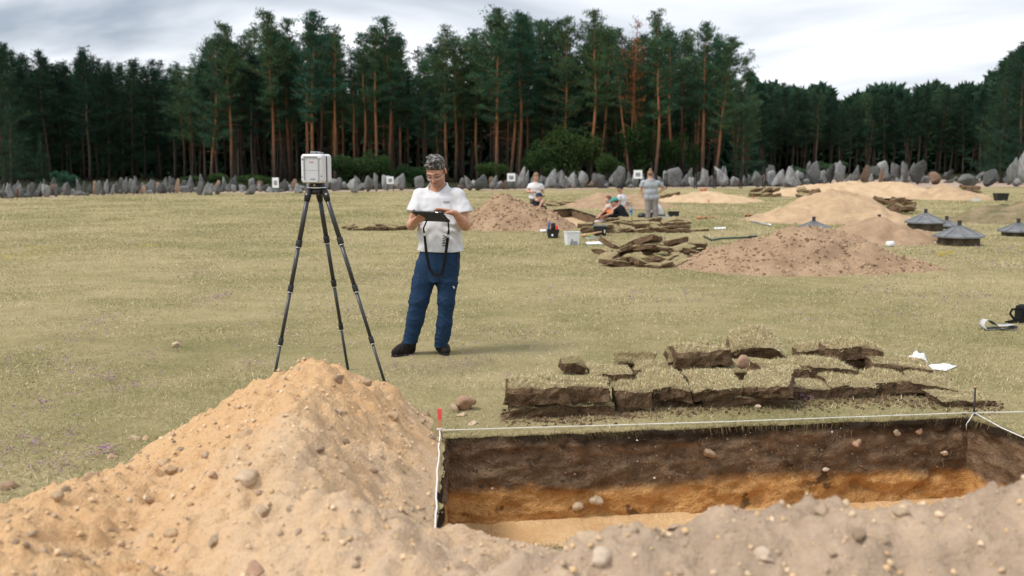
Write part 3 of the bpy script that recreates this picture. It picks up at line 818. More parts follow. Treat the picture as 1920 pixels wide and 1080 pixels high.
# the closed mass of the wood behind the trees one can tell apart
def forest_mass():
    rs = np.random.default_rng(5); n = 110000
    px = rs.uniform(-120, 2040, n)
    zd = np.interp(px, [-120, 40, 75, 320, 345, 1395, 1440, 1840, 1870, 2040], [84, 84, 108, 112, 97, 97, 185, 185, 95, 92])
    Y = zd + rs.uniform(34, 52, n)
    top = np.interp(px, [s[0] for s in SIL], [s[1] for s in SIL])
    lim = np.where(px < 330, 165, np.where(px > 1400, top + 18, 190)) + 14 * fbm(px * .03, 0, 0, 3, 8)
    zt = CAMZ + (310 - lim) / FPX * Y
    C = np.stack([(px - 960) / FPX * Y * 1.0, Y, zt * rs.uniform(0, 1, n) ** .9], 1); sc = Y / 140
    D = rs.normal(size=(n, 3)) + np.array([0, 0, .4]); D /= np.linalg.norm(D, axis=1)[:, None]
    V, F, S = tufts(C, D, rs.uniform(.8, 1.8, n) * sc, rs.uniform(.3, .6, n) * sc, rs, np.repeat(rs.uniform(.6, 1.3, (n, 1)), 3, 1))
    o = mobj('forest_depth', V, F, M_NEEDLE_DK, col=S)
    tag(o, 'closed dark mass of the wood behind the front trees', 'forest', kind='stuff')
forest_mass()
BV = [bush(i) for i in range(4)]
BVD = [bush(10 + i, m=M_NEEDLE) for i in range(2)]
for i, (px, foot, w, h, dk, lab) in enumerate([
    (128, 352, 42, 34, 1, 'round dark shrub behind the left row of stones'),
    (660, 350, 95, 62, 0, 'large leafy bush behind the stones right of the scanner'),
    (700, 348, 60, 72, 0, 'taller leafy bush with a pointed top right of the scanner'),
    (775, 350, 60, 42, 0, 'yellowish bush left of the man\'s head'),
    (735, 350, 40, 30, 0, 'small bush behind the square sign'),
    (910, 350, 60, 48, 0, 'leafy bush right of the man\'s head'),
    (1015, 346, 80, 90, 0, 'big dark leafy shrub under the pines above the worker in white'),
    (1075, 346, 90, 110, 0, 'tall light green leafy tree-like shrub under the pines'),
    (1145, 346, 50, 60, 0, 'bright green shrub between the trunks above the capped man'),
    (1190, 344, 70, 120, 0, 'light green young broadleaf behind the leaning pine'),
    (1270, 342, 60, 100, 0, 'light green undergrowth right of the woman in grey'),
    (480, 352, 60, 26, 0, 'low bush behind the stones left of the scanner'),
    (415, 352, 50, 28, 0, 'low green bush beside the left gap of the stones'),
    (345, 350, 50, 22, 0, 'low grassy shrub in the gap of the stone row'),
    (1560, 335, 50, 34, 1, 'dark shrub in front of the far forest'),
    (1490, 338, 40, 26, 1, 'small dark shrub behind the shark-fin stone')]):
    Y = G(px, foot_y(px)).y + (10 if h < 80 else 22) + (40 if px > 1450 else 0)
    b = P(px, 340, Y); b.z = 0; k = Y / FPX
    hh = P(px, foot - h, Y).z
    root = thing('leafy_bush', lab, 'bush', b, (0, 0, random.uniform(0, 6)), 'bushes at the forest edge', (w * k * 1.25, w * k * 1.25, hh * 1.1))
    q = (BVD if dk else BV)[i % (2 if dk else 4)]
    link('stem', q[0], root); link('foliage', q[1], root)
# ------------------------------------------------------------------ stones lying on the near heap, on the grass and in the trench wall
def pebble_mat(name, c):
    c = tuple(.62 * a + .38 * b for a, b in zip(c, (.58, .43, .29)))      # dusted with the sand they lie in
    t = MT(name, 0.8, 0.25)
    a = t.noise(3, 5, 0.65); b = t.noise(22, 4, 0.7)
    t.base(t.mix(t.ramp(b, [(0.5, 0.0), (0.8, 0.5)]), t.ramp(a, [(0.35, tuple(x * .72 for x in c)), (0.65, c)]), tuple(min(1, x * 1.25 + .02) for x in c)))
    t.bump(b, 0.35, 0.05); return t.m
PM = {'tan': pebble_mat('tan_pebble', (0.46, 0.31, 0.17)), 'pale': pebble_mat('pale_pebble', (0.56, 0.43, 0.30)), 'grey': pebble_mat('grey_pebble', (0.36, 0.275, 0.19)),
      'brown': pebble_mat('brown_pebble', (0.22, 0.13, 0.075)), 'dark': pebble_mat('dark_pebble', (0.15, 0.10, 0.065)), 'red': pebble_mat('reddish_pebble', (0.36, 0.185, 0.12)), 'white': pebble_mat('white_pebble', (0.60, 0.50, 0.40))}
def blob_mesh(name, seed, m, ang):
    r = random.Random(seed)
    bm = bmesh.new(); bmesh.ops.create_icosphere(bm, subdivisions=3, radius=1.0)
    V = np.array([v.co for v in bm.verts]); F = np.array([[v.index for v in f.verts] for f in bm.faces]); bm.free()
    for k in range(ang):
        n = np.array([r.gauss(0, 1) for _ in range(3)]); n /= np.linalg.norm(n)
        e = np.maximum(0, V @ n - r.uniform(0.5, 0.85)); V = V - e[:, None] * n * .95
    V = V * (1 + 0.20 * fbm(V[:, 0] * 1.5 + seed, V[:, 1] * 1.5, V[:, 2] * 1.5, 4, seed, .6))[:, None]
    V *= np.array([1, r.uniform(.7, .95), r.uniform(.55, .8)])
    return new_mesh(name, V * .5, F, m, smooth=ang < 6)
_pc = {}
def pebble(px, py, wpx, col, label, hf=None, ang=3, sink=0.25, at=None, cat='stone', group=None, sq=1.0, rz=None):
    p = at or (hit(px, py, hf) if hf else G(px, py))
    k = (p - Vector((0, 0, CAMZ))).length / FPX
    v = random.randrange(3); key = (col, ang, v)
    if key not in _pc: _pc[key] = blob_mesh('stone', 400 + len(_pc), PM[col], ang)
    s = wpx * k * 1.08
    o = link('stone', _pc[key], None, p + Vector((0, 0, s * (0.32 - sink))), (random.uniform(-.3, .3), random.uniform(-.3, .3), random.uniform(0, 6) if rz is None else rz), (s, s * sq, s))
    return tag(o, label, cat, group)
HS = [(635, 709, 27, 'brown', 6, 'brown angular stone on the crest of the near sand heap'), (684, 715, 29, 'tan', 6, 'tan wedge-shaped stone right of the brown crest stone'),
      (632, 773, 19, 'pale', 2, 'small pale pebble below the crest of the near heap'), (737, 782, 25, 'tan', 2, 'tan oval stone on the slope facing the red stake'),
      (788, 790, 22, 'grey', 7, 'grey-tan angular stone just left of the red stake'), (799, 780, 20, 'brown', 7, 'brown angular stone above the grey-tan one by the stake'),
      (809, 820, 20, 'grey', 6, 'flat stone at the foot of the red stake'), (645, 828, 20, 'dark', 7, 'dark hollow clod on the middle of the near heap'),
      (602, 845, 23, 'dark', 6, 'round dark clod left of the hollow one'), (458, 817, 34, 'tan', 4, 'knobbly tan stone on the upper left slope of the heap'),
      (18, 916, 40, 'brown', 2, 'largest round brown cobble at the left edge'), (108, 934, 23, 'tan', 2, 'round ochre cobble at the left foot of the heap'),
      (122, 919, 23, 'dark', 2, 'dark round cobble touching the ochre one'), (174, 893, 37, 'tan', 3, 'large smooth tan stone on the left foot of the heap'),
      (213, 859, 25, 'tan', 3, 'tan stone on the heap edge beside purple flowers'), (254, 823, 24, 'pale', 2, 'pale elongated pebble at the heap edge, upper left'),
      (276, 823, 17, 'tan', 2, 'small tan pebble right of the pale elongated one'), (497, 960, 32, 'grey', 5, 'grey-tan upright stone low on the near heap'),
      (545, 954, 18, 'grey', 3, 'small grey pebble right of the upright stone'), (402, 1014, 36, 'grey', 6, 'grey angular stone low in the foreground left'),
      (462, 894, 38, 'pale', 2, 'smooth pale stone half buried in the heap'), (398, 892, 19, 'red', 6, 'small reddish angular stone left of the half-buried one'),
      (318, 882, 26, 'tan', 3, 'tan oval stone in a pair on the left slope'), (309, 868, 22, 'tan', 5, 'tan angular stone above the oval one of the pair'),
      (390, 854, 22, 'grey', 2, 'bluish grey flat pebble on the left slope'), (340, 843, 16, 'dark', 3, 'small dark pebble on the upper left slope'),
      (62, 1004, 20, 'grey', 2, 'grey round pebble low at the left edge'), (30, 1018, 16, 'dark', 2, 'dark pebble, upper of the small ones at lower left'),
      (48, 1030, 16, 'dark', 2, 'dark pebble, lowest of the small ones at lower left'), (125, 1042, 17, 'dark', 2, 'dark pebble alone in the lower left foreground'),
      (208, 996, 13, 'dark', 3, 'tiny dark pebble on the lower left slope'), (479, 1070, 46, 'red', 3, 'reddish stone cut by the bottom edge of the picture'),
      (322, 1000, 28, 'tan', 4, 'ochre lump in the lower left foreground'), (277, 938, 24, 'tan', 5, 'ochre chip on the middle left slope'),
      (1112, 1012, 52, 'pale', 3, 'large pale stone on the front heap below the trench floor'), (1127, 1048, 46, 'white', 2, 'pinkish white round stone in the blurred foreground'),
      (1264, 990, 28, 'grey', 4, 'grey stone on the crest of the front heap'), (1544, 960, 32, 'grey', 4, 'blunt grey stone on the front crest, middle right'),
      (1690, 964, 28, 'grey', 5, 'grey wedge on the front crest, far right'), (1432, 1040, 46, 'white', 5, 'whitish flat stone in the blurred right foreground'),
      (1037, 1040, 32, 'grey', 5, 'grey flat stone left of the pinkish white one'), (1287, 1022, 20, 'grey', 4, 'small grey stone in the middle of the front heap'),
      (1612, 1006, 30, 'dark', 5, 'dark pocketed stone in the right foreground'), (1655, 1012, 22, 'grey', 5, 'small grey stone beside the dark pocketed one'),
      (1560, 1040, 24, 'grey', 5, 'grey lump low in the right foreground'), (700, 883, 16, 'brown', 6, 'brown chip on the heap slope above the trench'),
      (772, 955, 20, 'grey', 6, 'grey angular stone beside the white string'), (792, 972, 22, 'grey', 6, 'larger grey angular stone lower beside the white string')]
for px, py, w, c, ang, lab in HS:
    pebble(px, py, w, c, lab, near_h, ang + 4, .36, group='stones on the near spoil heap')
pebble(872, 768, 38, 'red', 'big reddish brown round stone on the grass right of the stake', None, 3, 0.05)
pebble(853, 772, 26, 'grey', 'grey flat slab leaning on the reddish round stone', None, 7, 0.12, sq=.6)
pebble(866, 780, 22, 'pale', 'thin pale flake in front of the reddish round stone', None, 7, 0.28)
pebble(331, 651, 17, 'pale', 'lone pale stone in the open meadow at left', None, 4, 0.15)
pebble(1421, 766, 12, 'white', 'small whitish stone in front of the turf stack', None, 3, 0.05)
pebble(1392, 690, 30, 'red', 'elongated pinkish stone stuck upright in the turf stack', None, 2, 0.0, at=G(1392, 690, .2), sq=.6, rz=.6)
pebble(885, 795, 22, 'pale', 'flat chip lying on the grass by the string', None, 7, .3)
# stones showing in the back wall of the trench
for px, py, w, c, lab in [(1604, 830, 21, 'red', 'red-brown stone set in the dark layer of the trench wall'), (1327, 849, 27, 'brown', 'flat brown stone set in the trench wall, middle'),
                          (1083, 949, 19, 'pale', 'pale stone in the orange sand layer, left of a pair'), (1118, 938, 23, 'pale', 'pale stone in the orange sand layer, right of a pair'),
                          (1770, 849, 13, 'white', 'white chip in the dark layer near the right trench corner'), (1681, 811, 17, 'grey', 'grey stone high in the trench wall near the turf'),
                          (1722, 809, 15, 'red', 'small red stone high in the trench wall at right'), (1548, 880, 12, 'white', 'white flake at the border of the two soil layers')]:
    pebble(px, py, w, c, lab, None, 4, 0.32, at=wallpt(px, py, 0.005), group='stones in the trench wall')
# crumbs that nobody could count: small clods over the near heap, chips in the wall
def crumbs(name, pts, size, cols, m, label, parent=None):
    n = len(pts); base = np.array([(1, 0, -.3), (-.5, .87, -.3), (-.5, -.87, -.3), (.6, .5, .5), (-.75, .1, .45), (.25, -.8, .5), (0, 0, .9)]) * .5
    tri = np.array([(0, 1, 3), (1, 4, 3), (1, 2, 4), (2, 5, 4), (2, 0, 5), (0, 3, 5), (3, 4, 6), (4, 5, 6), (5, 3, 6)])
    a = rng.uniform(0, 6.28, n); ca, sa = np.cos(a), np.sin(a)
    jit = base[None] * rng.uniform(.6, 1.4, (n, 7, 3))
    X = jit[..., 0] * ca[:, None] - jit[..., 1] * sa[:, None]; Y = jit[..., 0] * sa[:, None] + jit[..., 1] * ca[:, None]
    V = np.stack([X, Y, jit[..., 2] * .8], -1) * size[:, None, None] + pts[:, None, :]
    F = (tri[None] + (np.arange(n) * 7)[:, None, None]).reshape(-1, 3)
    o = mobj(name, V.reshape(-1, 3), F, m, parent, col=np.repeat(cols, 7, 0))
    return tag(o, label, None if parent else 'clods', kind='stuff')
def attr_mat(name, rough=.95, tr=0.0):
    t = MT(name, rough, 0.1); t.base(t.attr())
    if tr:
        d = t.n.new('ShaderNodeBsdfTranslucent'); t.l.new(t.attr(), d.inputs[0])
        mx = t.n.new('ShaderNodeMixShader'); mx.inputs[0].default_value = tr
        t.l.new(t.b.outputs[0], mx.inputs[1]); t.l.new(d.outputs[0], mx.inputs[2]); t.l.new(mx.outputs[0], t.n['Material Output'].inputs[0])
    return t.m
M_ATTR = attr_mat('crumbly_soil')
n = 36000
x, y = rng.uniform(-3.6, 3.2, n), rng.uniform(2.2, 6.9, n)
h = near_h(x, y); ok = (h > 0.0) & ~in_main(x, y)
x, y, h = x[ok], y[ok], h[ok]
sz = 0.005 + 0.030 * rng.uniform(0, 1, len(x)) ** 8.0
pal = np.array([(0.60, 0.43, 0.27), (0.56, 0.385, 0.215), (0.44, 0.325, 0.23), (0.66, 0.50, 0.34), (0.32, 0.215, 0.14)])
cl = pal[rng.choice(5, len(x), p=[.36, .28, .18, .16, .02])] * rng.uniform(.8, 1.15, (len(x), 1))
crumbs('sand_clods', np.stack([x, y, h + sz * .1], 1), sz, cl, M_ATTR, 'small clods and grit strewn over the near sand heap')
n = 900
u, v = rng.uniform(0.01, .99, n), rng.uniform(0.06, .6, n)
wp = np.array([TA.lerp(TB, a) for a in u]); nn = Vector((-(TB - TA).y, (TB - TA).x, 0)).normalized()
wp[:, 0] -= nn.x * .004; wp[:, 1] -= nn.y * .004; wp[:, 2] = -v * .575
cl = np.array([(0.55, 0.5, 0.42), (0.2, 0.13, 0.08), (0.07, 0.05, 0.035), (0.4, 0.15, 0.07)])[rng.choice(4, n, p=[.04, .55, .39, .02])]
crumbs('soil_chips', wp, 0.006 + .018 * rng.uniform(0, 1, n) ** 4, cl, M_ATTR, 'tiny chips and crumbs in the back wall of the open trench')
rt_ = MB()
for k in range(70):
    px = random.uniform(845, 1810); top = np.interp(px, [834, 1816], [826, 786]); q = wallpt(px, top + random.uniform(4, 70), .012)
    dx, dz = random.gauss(0, .02), -random.uniform(.015, .07)
    rt_.tube([q, q + Vector((dx * .4, -.006, dz * .5)), q + Vector((dx, random.uniform(-.01, .004), dz))], [.0016, .0012, .0006], 4, cap=False)
tag(rt_.build('cut_roots', pebble_mat('dry_roots', (0.16, 0.11, 0.07)), None, True), 'fine cut roots sticking out of the trench wall', 'roots', kind='stuff')
n = 5200       # crumbs on the large heap nearest on the right
hf, x0, x1, y0, y1 = FAR_H[7]
x, y = rng.uniform(x0, x1, n), rng.uniform(y0, y1, n); h = hf(x, y); ok = h > .01
x, y, h = x[ok], y[ok], h[ok]; sz = .015 + .07 * rng.uniform(0, 1, len(x)) ** 4
cl = np.array([(0.42, 0.29, 0.19), (0.28, 0.18, 0.11), (0.18, 0.11, 0.07)])[rng.choice(3, len(x), p=[.5, .32, .18])]
crumbs('earth_clods', np.stack([x, y, h], 1), sz, cl, M_ATTR, 'crumbs of earth over the large brown heap on the right')
n = 4200
hf, x0, x1, y0, y1 = FAR_H[0]
x, y = rng.uniform(x0, x1, n), rng.uniform(y0, y1, n); h = hf(x, y); ok = h > .01
x, y, h = x[ok], y[ok], h[ok]; sz = .02 + .10 * rng.uniform(0, 1, len(x)) ** 4
crumbs('earth_clods', np.stack([x, y, h], 1), sz, np.array([(0.42, 0.29, 0.19), (0.28, 0.18, 0.11), (0.20, 0.12, 0.075)])[rng.choice(3, len(x), p=[.5, .32, .18])], M_ATTR, 'crumbs of earth over the lumpy heap beside the man')

# ------------------------------------------------------------------ turf sods
GRASSPAL = np.array([(0.50, 0.41, 0.25), (0.43, 0.36, 0.21), (0.63, 0.54, 0.37), (0.32, 0.295, 0.145), (0.20, 0.225, 0.09), (0.36, 0.26, 0.145), (0.22, 0.155, 0.085)])
GRASSP = [.25, .21, .17, .15, .11, .07, .04]
M_BLADE = attr_mat('dry_grass_blades', .8, .3)
def blades(pts, length, width, pal=GRASSPAL, p=GRASSP, flat=.9, rs=rng, nrm=None):
    n = len(pts); a = rs.uniform(0, 6.2832, n)
    el = np.abs(rs.normal(.35, .35, n)) * (1.0 if flat else 2)
    D = np.stack([np.cos(a) * np.cos(el), np.sin(a) * np.cos(el), np.sin(el) + .12], 1)
    S = np.stack([-np.sin(a), np.cos(a), np.zeros(n)], 1)
    S[:, 2] += rs.normal(0, .3, n)
    tip = pts + D * length[:, None]; tip[:, 2] -= 0.15 * length * rs.uniform(0, 1, n)
    V = np.stack([pts - S * width[:, None], pts + S * width[:, None], tip], 1).reshape(-1, 3)
    F = np.arange(n * 3).reshape(-1, 3)
    c = pal[rs.choice(len(pal), n, p=p)] * rs.uniform(.5, 1.38, (n, 1))
    return V, F, np.repeat(c, 3, 0)
def soil_mat():
    t = MT('turf_soil', 0.95, 0.1)
    a = t.noise(9, 5, 0.7); b = t.noise(60, 4, 0.7)
    t.base(t.ramp(t.math('ADD', t.math('MULTIPLY', a, .5), t.math('MULTIPLY', b, .5)), [(0.35, (0.07, 0.045, 0.027)), (0.50, (0.165, 0.107, 0.064)), (0.68, (0.32, 0.215, 0.13))]))
    t.bump(t.math('ADD', a, b), 1.0, 0.03); return t.m
M_SOIL = soil_mat()
M_TURF = sand_mat('turf_thatch', (0.50, 0.41, 0.25), (0.36, 0.29, 0.16), 6)
def sod(seed, nb=2100, bend=0.0, thick=.115, w=.38, d=.34):
    r = random.Random(seed); rs = np.random.default_rng(seed)
    nx, ny, nz = 13, 11, 5
    V, idx = [], {}
    def vid(i, j, k):
        if (i, j, k) in idx: return idx[i, j, k]
        x, y, z = (i / nx - .5) * w, (j / ny - .5) * d, k / nz * thick
        e = max(abs(i / nx - .5), abs(j / ny - .5)) * 2
        q = [float(fbm(x * 12 + seed, y * 12, z * 14, 3, seed + s)) for s in (0, 9, 17)]
        x += q[0] * .020 * (e > .9); y += q[1] * .020 * (e > .9)
        x *= 1 + .10 * math.sin(y * 9 + seed); y *= 1 + .08 * math.sin(x * 8 + seed * 2)
        s = 1 - .10 * (1 - k / nz) * (seed % 3 == 0); x *= s; y *= s
        z += q[2] * .012 + bend * ((x / w) ** 2 * -1.0 + .1) + (.012 * math.sin(x * 13 + seed) * math.cos(y * 11) if k else 0) - (.018 * e ** 6 if k == nz else 0)
        idx[i, j, k] = len(V); V.append((x, y, z)); return idx[i, j, k]
    F, M = [], []
    for i in range(nx):
        for j in range(ny):
            F.append((vid(i, j, nz), vid(i + 1, j, nz), vid(i + 1, j + 1, nz), vid(i, j + 1, nz))); M.append(1)
            F.append((vid(i, j + 1, 0), vid(i + 1, j + 1, 0), vid(i + 1, j, 0), vid(i, j, 0))); M.append(0)
    for k in range(nz):
        for i in range(nx):
            F.append((vid(i, 0, k), vid(i + 1, 0, k), vid(i + 1, 0, k + 1), vid(i, 0, k + 1))); M.append(0)
            F.append((vid(i + 1, ny, k), vid(i, ny, k), vid(i, ny, k + 1), vid(i + 1, ny, k + 1))); M.append(0)
        for j in range(ny):
            F.append((vid(0, j + 1, k), vid(0, j, k), vid(0, j, k + 1), vid(0, j + 1, k + 1))); M.append(0)
            F.append((vid(nx, j, k), vid(nx, j + 1, k), vid(nx, j + 1, k + 1), vid(nx, j, k + 1))); M.append(0)
    soil = new_mesh('soil_slab', V, F, [M_SOIL, M_TURF], smooth=False, midx=M)
    T = np.array(V); top = [f for f, m in zip(F, M) if m == 1]
    ct = np.array(top)[rs.integers(0, len(top), nb)]
    uv = rs.uniform(0, 1, (nb, 2, 1)); a, b, c, dd = (T[ct[:, q]] for q in range(4))
    pts = (a * (1 - uv[:, 0]) + b * uv[:, 0]) * (1 - uv[:, 1]) + (dd * (1 - uv[:, 0]) + c * uv[:, 0]) * uv[:, 1]
    hang = rs.uniform(0, 1, nb) < .06                       # blades drooping over the cut front
    pts[hang, 1] = -d * .5 + rs.uniform(-.012, .02, hang.sum()); pts[hang, 2] -= rs.uniform(0, .03, hang.sum())
    BVt, BF, BC = blades(pts, rs.uniform(.015, .040, nb), rs.uniform(.0012, .0026, nb), GRASSPAL * 1.32, rs=rs)
    grass = new_mesh('grass_top', BVt, BF, M_BLADE, col=BC)
    return soil, grass, (w, d, thick)
SODS = [sod(500 + i, 2100, bend=[0, .05, -.04, .10, 0, .02, .3, .0][i], thick=[.12, .10, .13, .10, .14, .11, .10, .09][i], d=[.34, .30, .36, .33, .32, .38, .34, .3][i]) for i in range(8)]
def put_sod(v, loc, size, rz, tilt, label, group, grass=True):
    s, g, (w, d, th) = SODS[v]
    root = thing('turf_sod', label, 'turf sod', loc, (tilt[0], tilt[1], rz), group, (size[0] / w, size[1] / d, size[2] / th))
    link('soil_slab', s, root)
    if grass: tag(link('grass_top', g, root), kind='stuff')
    return root
# near stack: px centre of the front-bottom edge, row, z of the underside, width px, depth m, thickness m, yaw, tilt
NS = [(1008, 784, 0, 118, .30, .085, .03, (0, 0), 1, 'lowest thin sod at the left end of the near turf stack'),
      (1007, 762, .085, 116, .36, .13, .05, (-.03, .03), 0, 'long grassy sod on top at the left end of the near turf stack'),
      (1105, 780, 0, 94, .32, .085, -.02, (0, 0), 5, 'lower sod, second from the left end of the near stack'),
      (1103, 758, .085, 92, .36, .12, .02, (-.03, 0), 2, 'upper sod, second from the left end of the near stack'),
      (1186, 774, 0, 74, .34, .15, -.10, (-.05, -.03), 4, 'thick blocky sod, third along the front of the near stack'),
      (1256, 764, 0, 84, .30, .07, .08, (0, 0), 5, 'thin dark sod lying under the fourth one of the near stack'),
      (1256, 750, .06, 82, .40, .10, .06, (.10, -.05), 3, 'sloping straw-coloured sod, fourth along the front of the near stack'),
      (1400, 764, 0, 182, .30, .075, .07, (0, .02), 1, 'long low sod slab with dark soil edge at the front middle'),
      (1348, 750, .06, 106, .42, .09, .03, (.12, -.04), 1, 'square flat sod tilted to the viewer in the middle of the near stack'),
      (1432, 748, .07, 96, .36, .09, -.42, (.14, -.12), 0, 'twisted sod propped up right of the square flat one'),
      (1475, 716, .06, 94, .34, .11, .05, (.02, .0), 2, 'sod behind the twisted one with clean dark front'),
      (1555, 716, .05, 100, .36, .11, .1, (.02, .1), 5, 'sod with frayed grass, right of the clean-cut one'),
      (1520, 750, 0, 84, .30, .09, .06, (.0, .05), 4, 'low sod in the front row right of the twisted one'),
      (1600, 748, 0, 96, .34, .10, .0, (.03, .06), 1, 'sod with reddish soil crumbling below, front row right'),
      (1682, 742, 0, 84, .36, .10, .15, (.05, .08), 3, 'sod with mossy yellow underside, right part of the row'),
      (1742, 746, 0, 86, .32, .09, -.30, (.08, .12), 5, 'slumped sod with brown bare patch near the right end'),
      (1816, 764, 0, 104, .30, .055, .06, (.0, .02), 7, 'thin sod lying alone at the right end, behind the dark peg'),
      (1320, 690, .10, 102, .36, .14, .10, (.0, -.04), 0, 'thick sod perched at the back of the stack, left of the arched one'),
      (1424, 676, .09, 104, .34, .12, .05, (.35, .05), 6, 'arched upturned sod showing dark roots at the back of the stack'),
      (1616, 676, .12, 90, .34, .11, .12, (.0, .06), 3, 'dark shaggy sod perched highest at the right back of the stack'),
      (1618, 700, .0, 84, .34, .12, .2, (.0, .0), 4, 'sod under the dark shaggy one'),
      (1690, 714, .0, 116, .36, .11, -.10, (.05, .10), 2, 'long frayed sod beside the plastic bag'),
      (1078, 703, .0, 46, .12, .09, .3, (.3, .2), 3, 'small broken dark piece of turf behind the left end of the stack'),
      (1192, 698, .0, 88, .14, .12, .05, (.5, .0), 7, 'sod edge standing up behind the third sod'),
      (1273, 695, .04, 48, .20, .11, -.1, (.5, .0), 2, 'small dark wedge of turf left of the thick perched sod'),
      (1530, 676, .0, 56, .22, .10, .2, (.1, -.1), 5, 'small shaggy sod left of the dark highest one'),
      (1370, 716, .0, 110, .40, .10, .02, (.0, .0), 4, 'sod half buried in the middle of the near stack'),
      (1150, 716, .0, 90, .30, .07, .1, (.05, .0), 1, 'low sod at the back between the first and third'),
      (1230, 712, .0, 80, .30, .09, -.05, (.05, .0), 5, 'low sod at the back behind the fourth')]
for px, py, z, w, d, th, yaw, tl, v, lab in NS:
    p = G(px, py, z); k = (p - Vector((0, 0, CAMZ))).length / FPX
    c, s_ = math.cos(yaw), math.sin(yaw)
    ctr = p + Vector((-s_ * d / 2, c * d / 2, 0))
    ctr.z = z + max(0, abs(tl[0]) * d / 2 + abs(tl[1]) * w * k / 2) * .8
    put_sod(v, ctr, (w * k * .95, d, th), yaw + random.uniform(-.07, .07), (tl[0] + random.uniform(-.02, .04), tl[1] + random.uniform(-.03, .03)), lab, 'turf sods stacked behind the open trench')
# crumbled soil round the near stack
n = 5200
cx = rng.uniform(940, 1880, n); cy = np.interp(cx, [940, 1070, 1300, 1480, 1640, 1880], [786, 787, 770, 762, 752, 768]) + rng.normal(0, 7, n) - 3
cp = np.array([G(a, b) for a, b in zip(cx, cy)]); csz = .005 + .03 * rng.uniform(0, 1, n) ** 4; cp[:, 2] = csz * .15
crumbs('soil_crumbs', cp, csz, np.array([(0.13, 0.085, 0.05), (0.2, 0.13, 0.08), (0.08, 0.05, 0.03)])[rng.choice(3, n)], M_ATTR, 'dark soil crumbs along the foot of the near turf stack')
def far_pile(x0, x1, rows, n, label, group, sw=.5, th=.12, jx=.3, yj=.4, wild=.2, grass=True, flip=False):
    """rows: list of (py of the foot, level)"""
    for py, lev in rows:
        for i in range(n):
            px = x0 + (x1 - x0) * (i + .5 + random.uniform(-jx, jx)) / n
            p = G(px, py + random.uniform(-.6, .6)); p.z = lev * th * .85 + (th if flip else 0); p.y += random.uniform(-.12, .12)
            put_sod(random.choice((0, 1, 2, 3, 4, 5, 7)), p, (sw * random.uniform(.8, 1.15), .42, th * random.uniform(.8, 1.3)), random.uniform(-yj, yj), ((math.pi if flip and random.random() < .7 else 0) + random.uniform(-wild, wild), random.uniform(-wild, wild)), label, group, grass)
far_pile(648, 760, [(431, 0), (428, 0)], 6, 'curled brown sod in the thin row left of the man', 'sods left of the man', .33, .08)
put_sod(6, G(775, 424) + Vector((0, 0, .12)), (.3, .3, .12), .4, (.5, .6), 'dark folded sod just left of the man\'s elbow', 'sods left of the man')
far_pile(1135, 1290, [(436, 0), (435, 1), (434, 2), (431, 3)], 6, 'flat sod in the neat low turf wall below the seated workers', 'sods below the seated workers', .40, .085, .12, .12)
far_pile(1090, 1140, [(437, 0), (436, 1)], 2, 'sod left of the black crate at the pale trench', 'sods below the seated workers', .4, .13)
far_pile(1240, 1320, [(433, 0)], 3, 'thin sod trailing off right of the neat turf wall', 'sods below the seated workers', .5, .06)
far_pile(1130, 1320, [(497, 0), (490, 0), (484, 1), (478, 2)], 5, 'sod in the tumbled turf pile left of the large brown heap', 'sods beside the large brown heap', .34, .09, .45, 1.0, wild=.4)
far_pile(1200, 1285, [(500, 0), (486, 2), (480, 3)], 3, 'sod in the tumbled turf pile left of the large brown heap', 'sods beside the large brown heap', .34, .09, .45, 1.2, wild=.4)
far_pile(1030, 1092, [(386, 0), (384, 0)], 4, 'flat sod in the strip behind the pale trench', 'sods behind the pale trench', .6, .14)
far_pile(1235, 1300, [(373, 0)], 3, 'dark sod lying in the grass right of the woman in grey', 'dark sods in the distance', .6, .15, wild=.35, yj=.8, flip=True)
far_pile(1408, 1462, [(369, 0), (368, 1)], 3, 'dark sod beside the low pale heap', 'dark sods in the distance', .6, .15, wild=.35, yj=.8, flip=True)
far_pile(1662, 1712, [(402, 0), (399, 1), (397, 2)], 3, 'dark sod stacked right of the twin-topped orange heap', 'dark sods in the distance', .42, .13, wild=.35, yj=.8, flip=True)
far_pile(1640, 1690, [(388, 1), (388, 2)], 2, 'dark sod on top of the stack behind the orange heap', 'dark sods in the distance', .42, .13, wild=.35, yj=.8, flip=True)
far_pile(1498, 1535, [(380, 1), (378, 2), (376, 3)], 2, 'dark sod on the left shoulder of the orange heap', 'dark sods in the distance', .5, .14, wild=.35, yj=.8, flip=True)
far_pile(1800, 1832, [(362, 0), (360, 1)], 2, 'dark sod at the right end of the small tan heap', 'dark sods in the distance', .7, .2, wild=.35, yj=.8, flip=True)
# ------------------------------------------------------------------ meadow grass, flowers
def free_ground(x, y):
    ok = near_h(x, y, False) < 0.0
    ok &= ~((x < TA.x + (TC.x - TA.x) * (TA.y - y) / (TA.y - TC.y) + .02) & (x > -1.2) & (y < TA.y + .12))
    for nm, ring, meta, cs, dep in HOLES: ok &= ~inpoly(x, y, [(p.x, p.y) for p in ring])
    for hf, x0, x1, y0, y1 in FAR_H[:FAR_H_N]:
        m = (x > x0) & (x < x1) & (y > y0) & (y < y1)
        if m.any(): ok[m] &= hf(x[m], y[m]) < 0.02
    return ok
def scatter(n, d0, d1, pw):
    """points in the wedge of ground in front of the camera, density falling with distance"""
    u = rng.uniform(0, 1, n); d = (d0 ** pw + u * (d1 ** pw - d0 ** pw)) ** (1 / pw)
    x = rng.uniform(-.60, .60, n) * d
    ok = free_ground(x, d); return x[ok], d[ok]
x, y = scatter(1000000, 4.2, 62.0, 0.62)
patch = fbm(x * .9, y * .9, 0, 4, 77) + .6 * fbm(x * .22, y * .35, 0, 3, 78)
x0_, y0_ = x, y
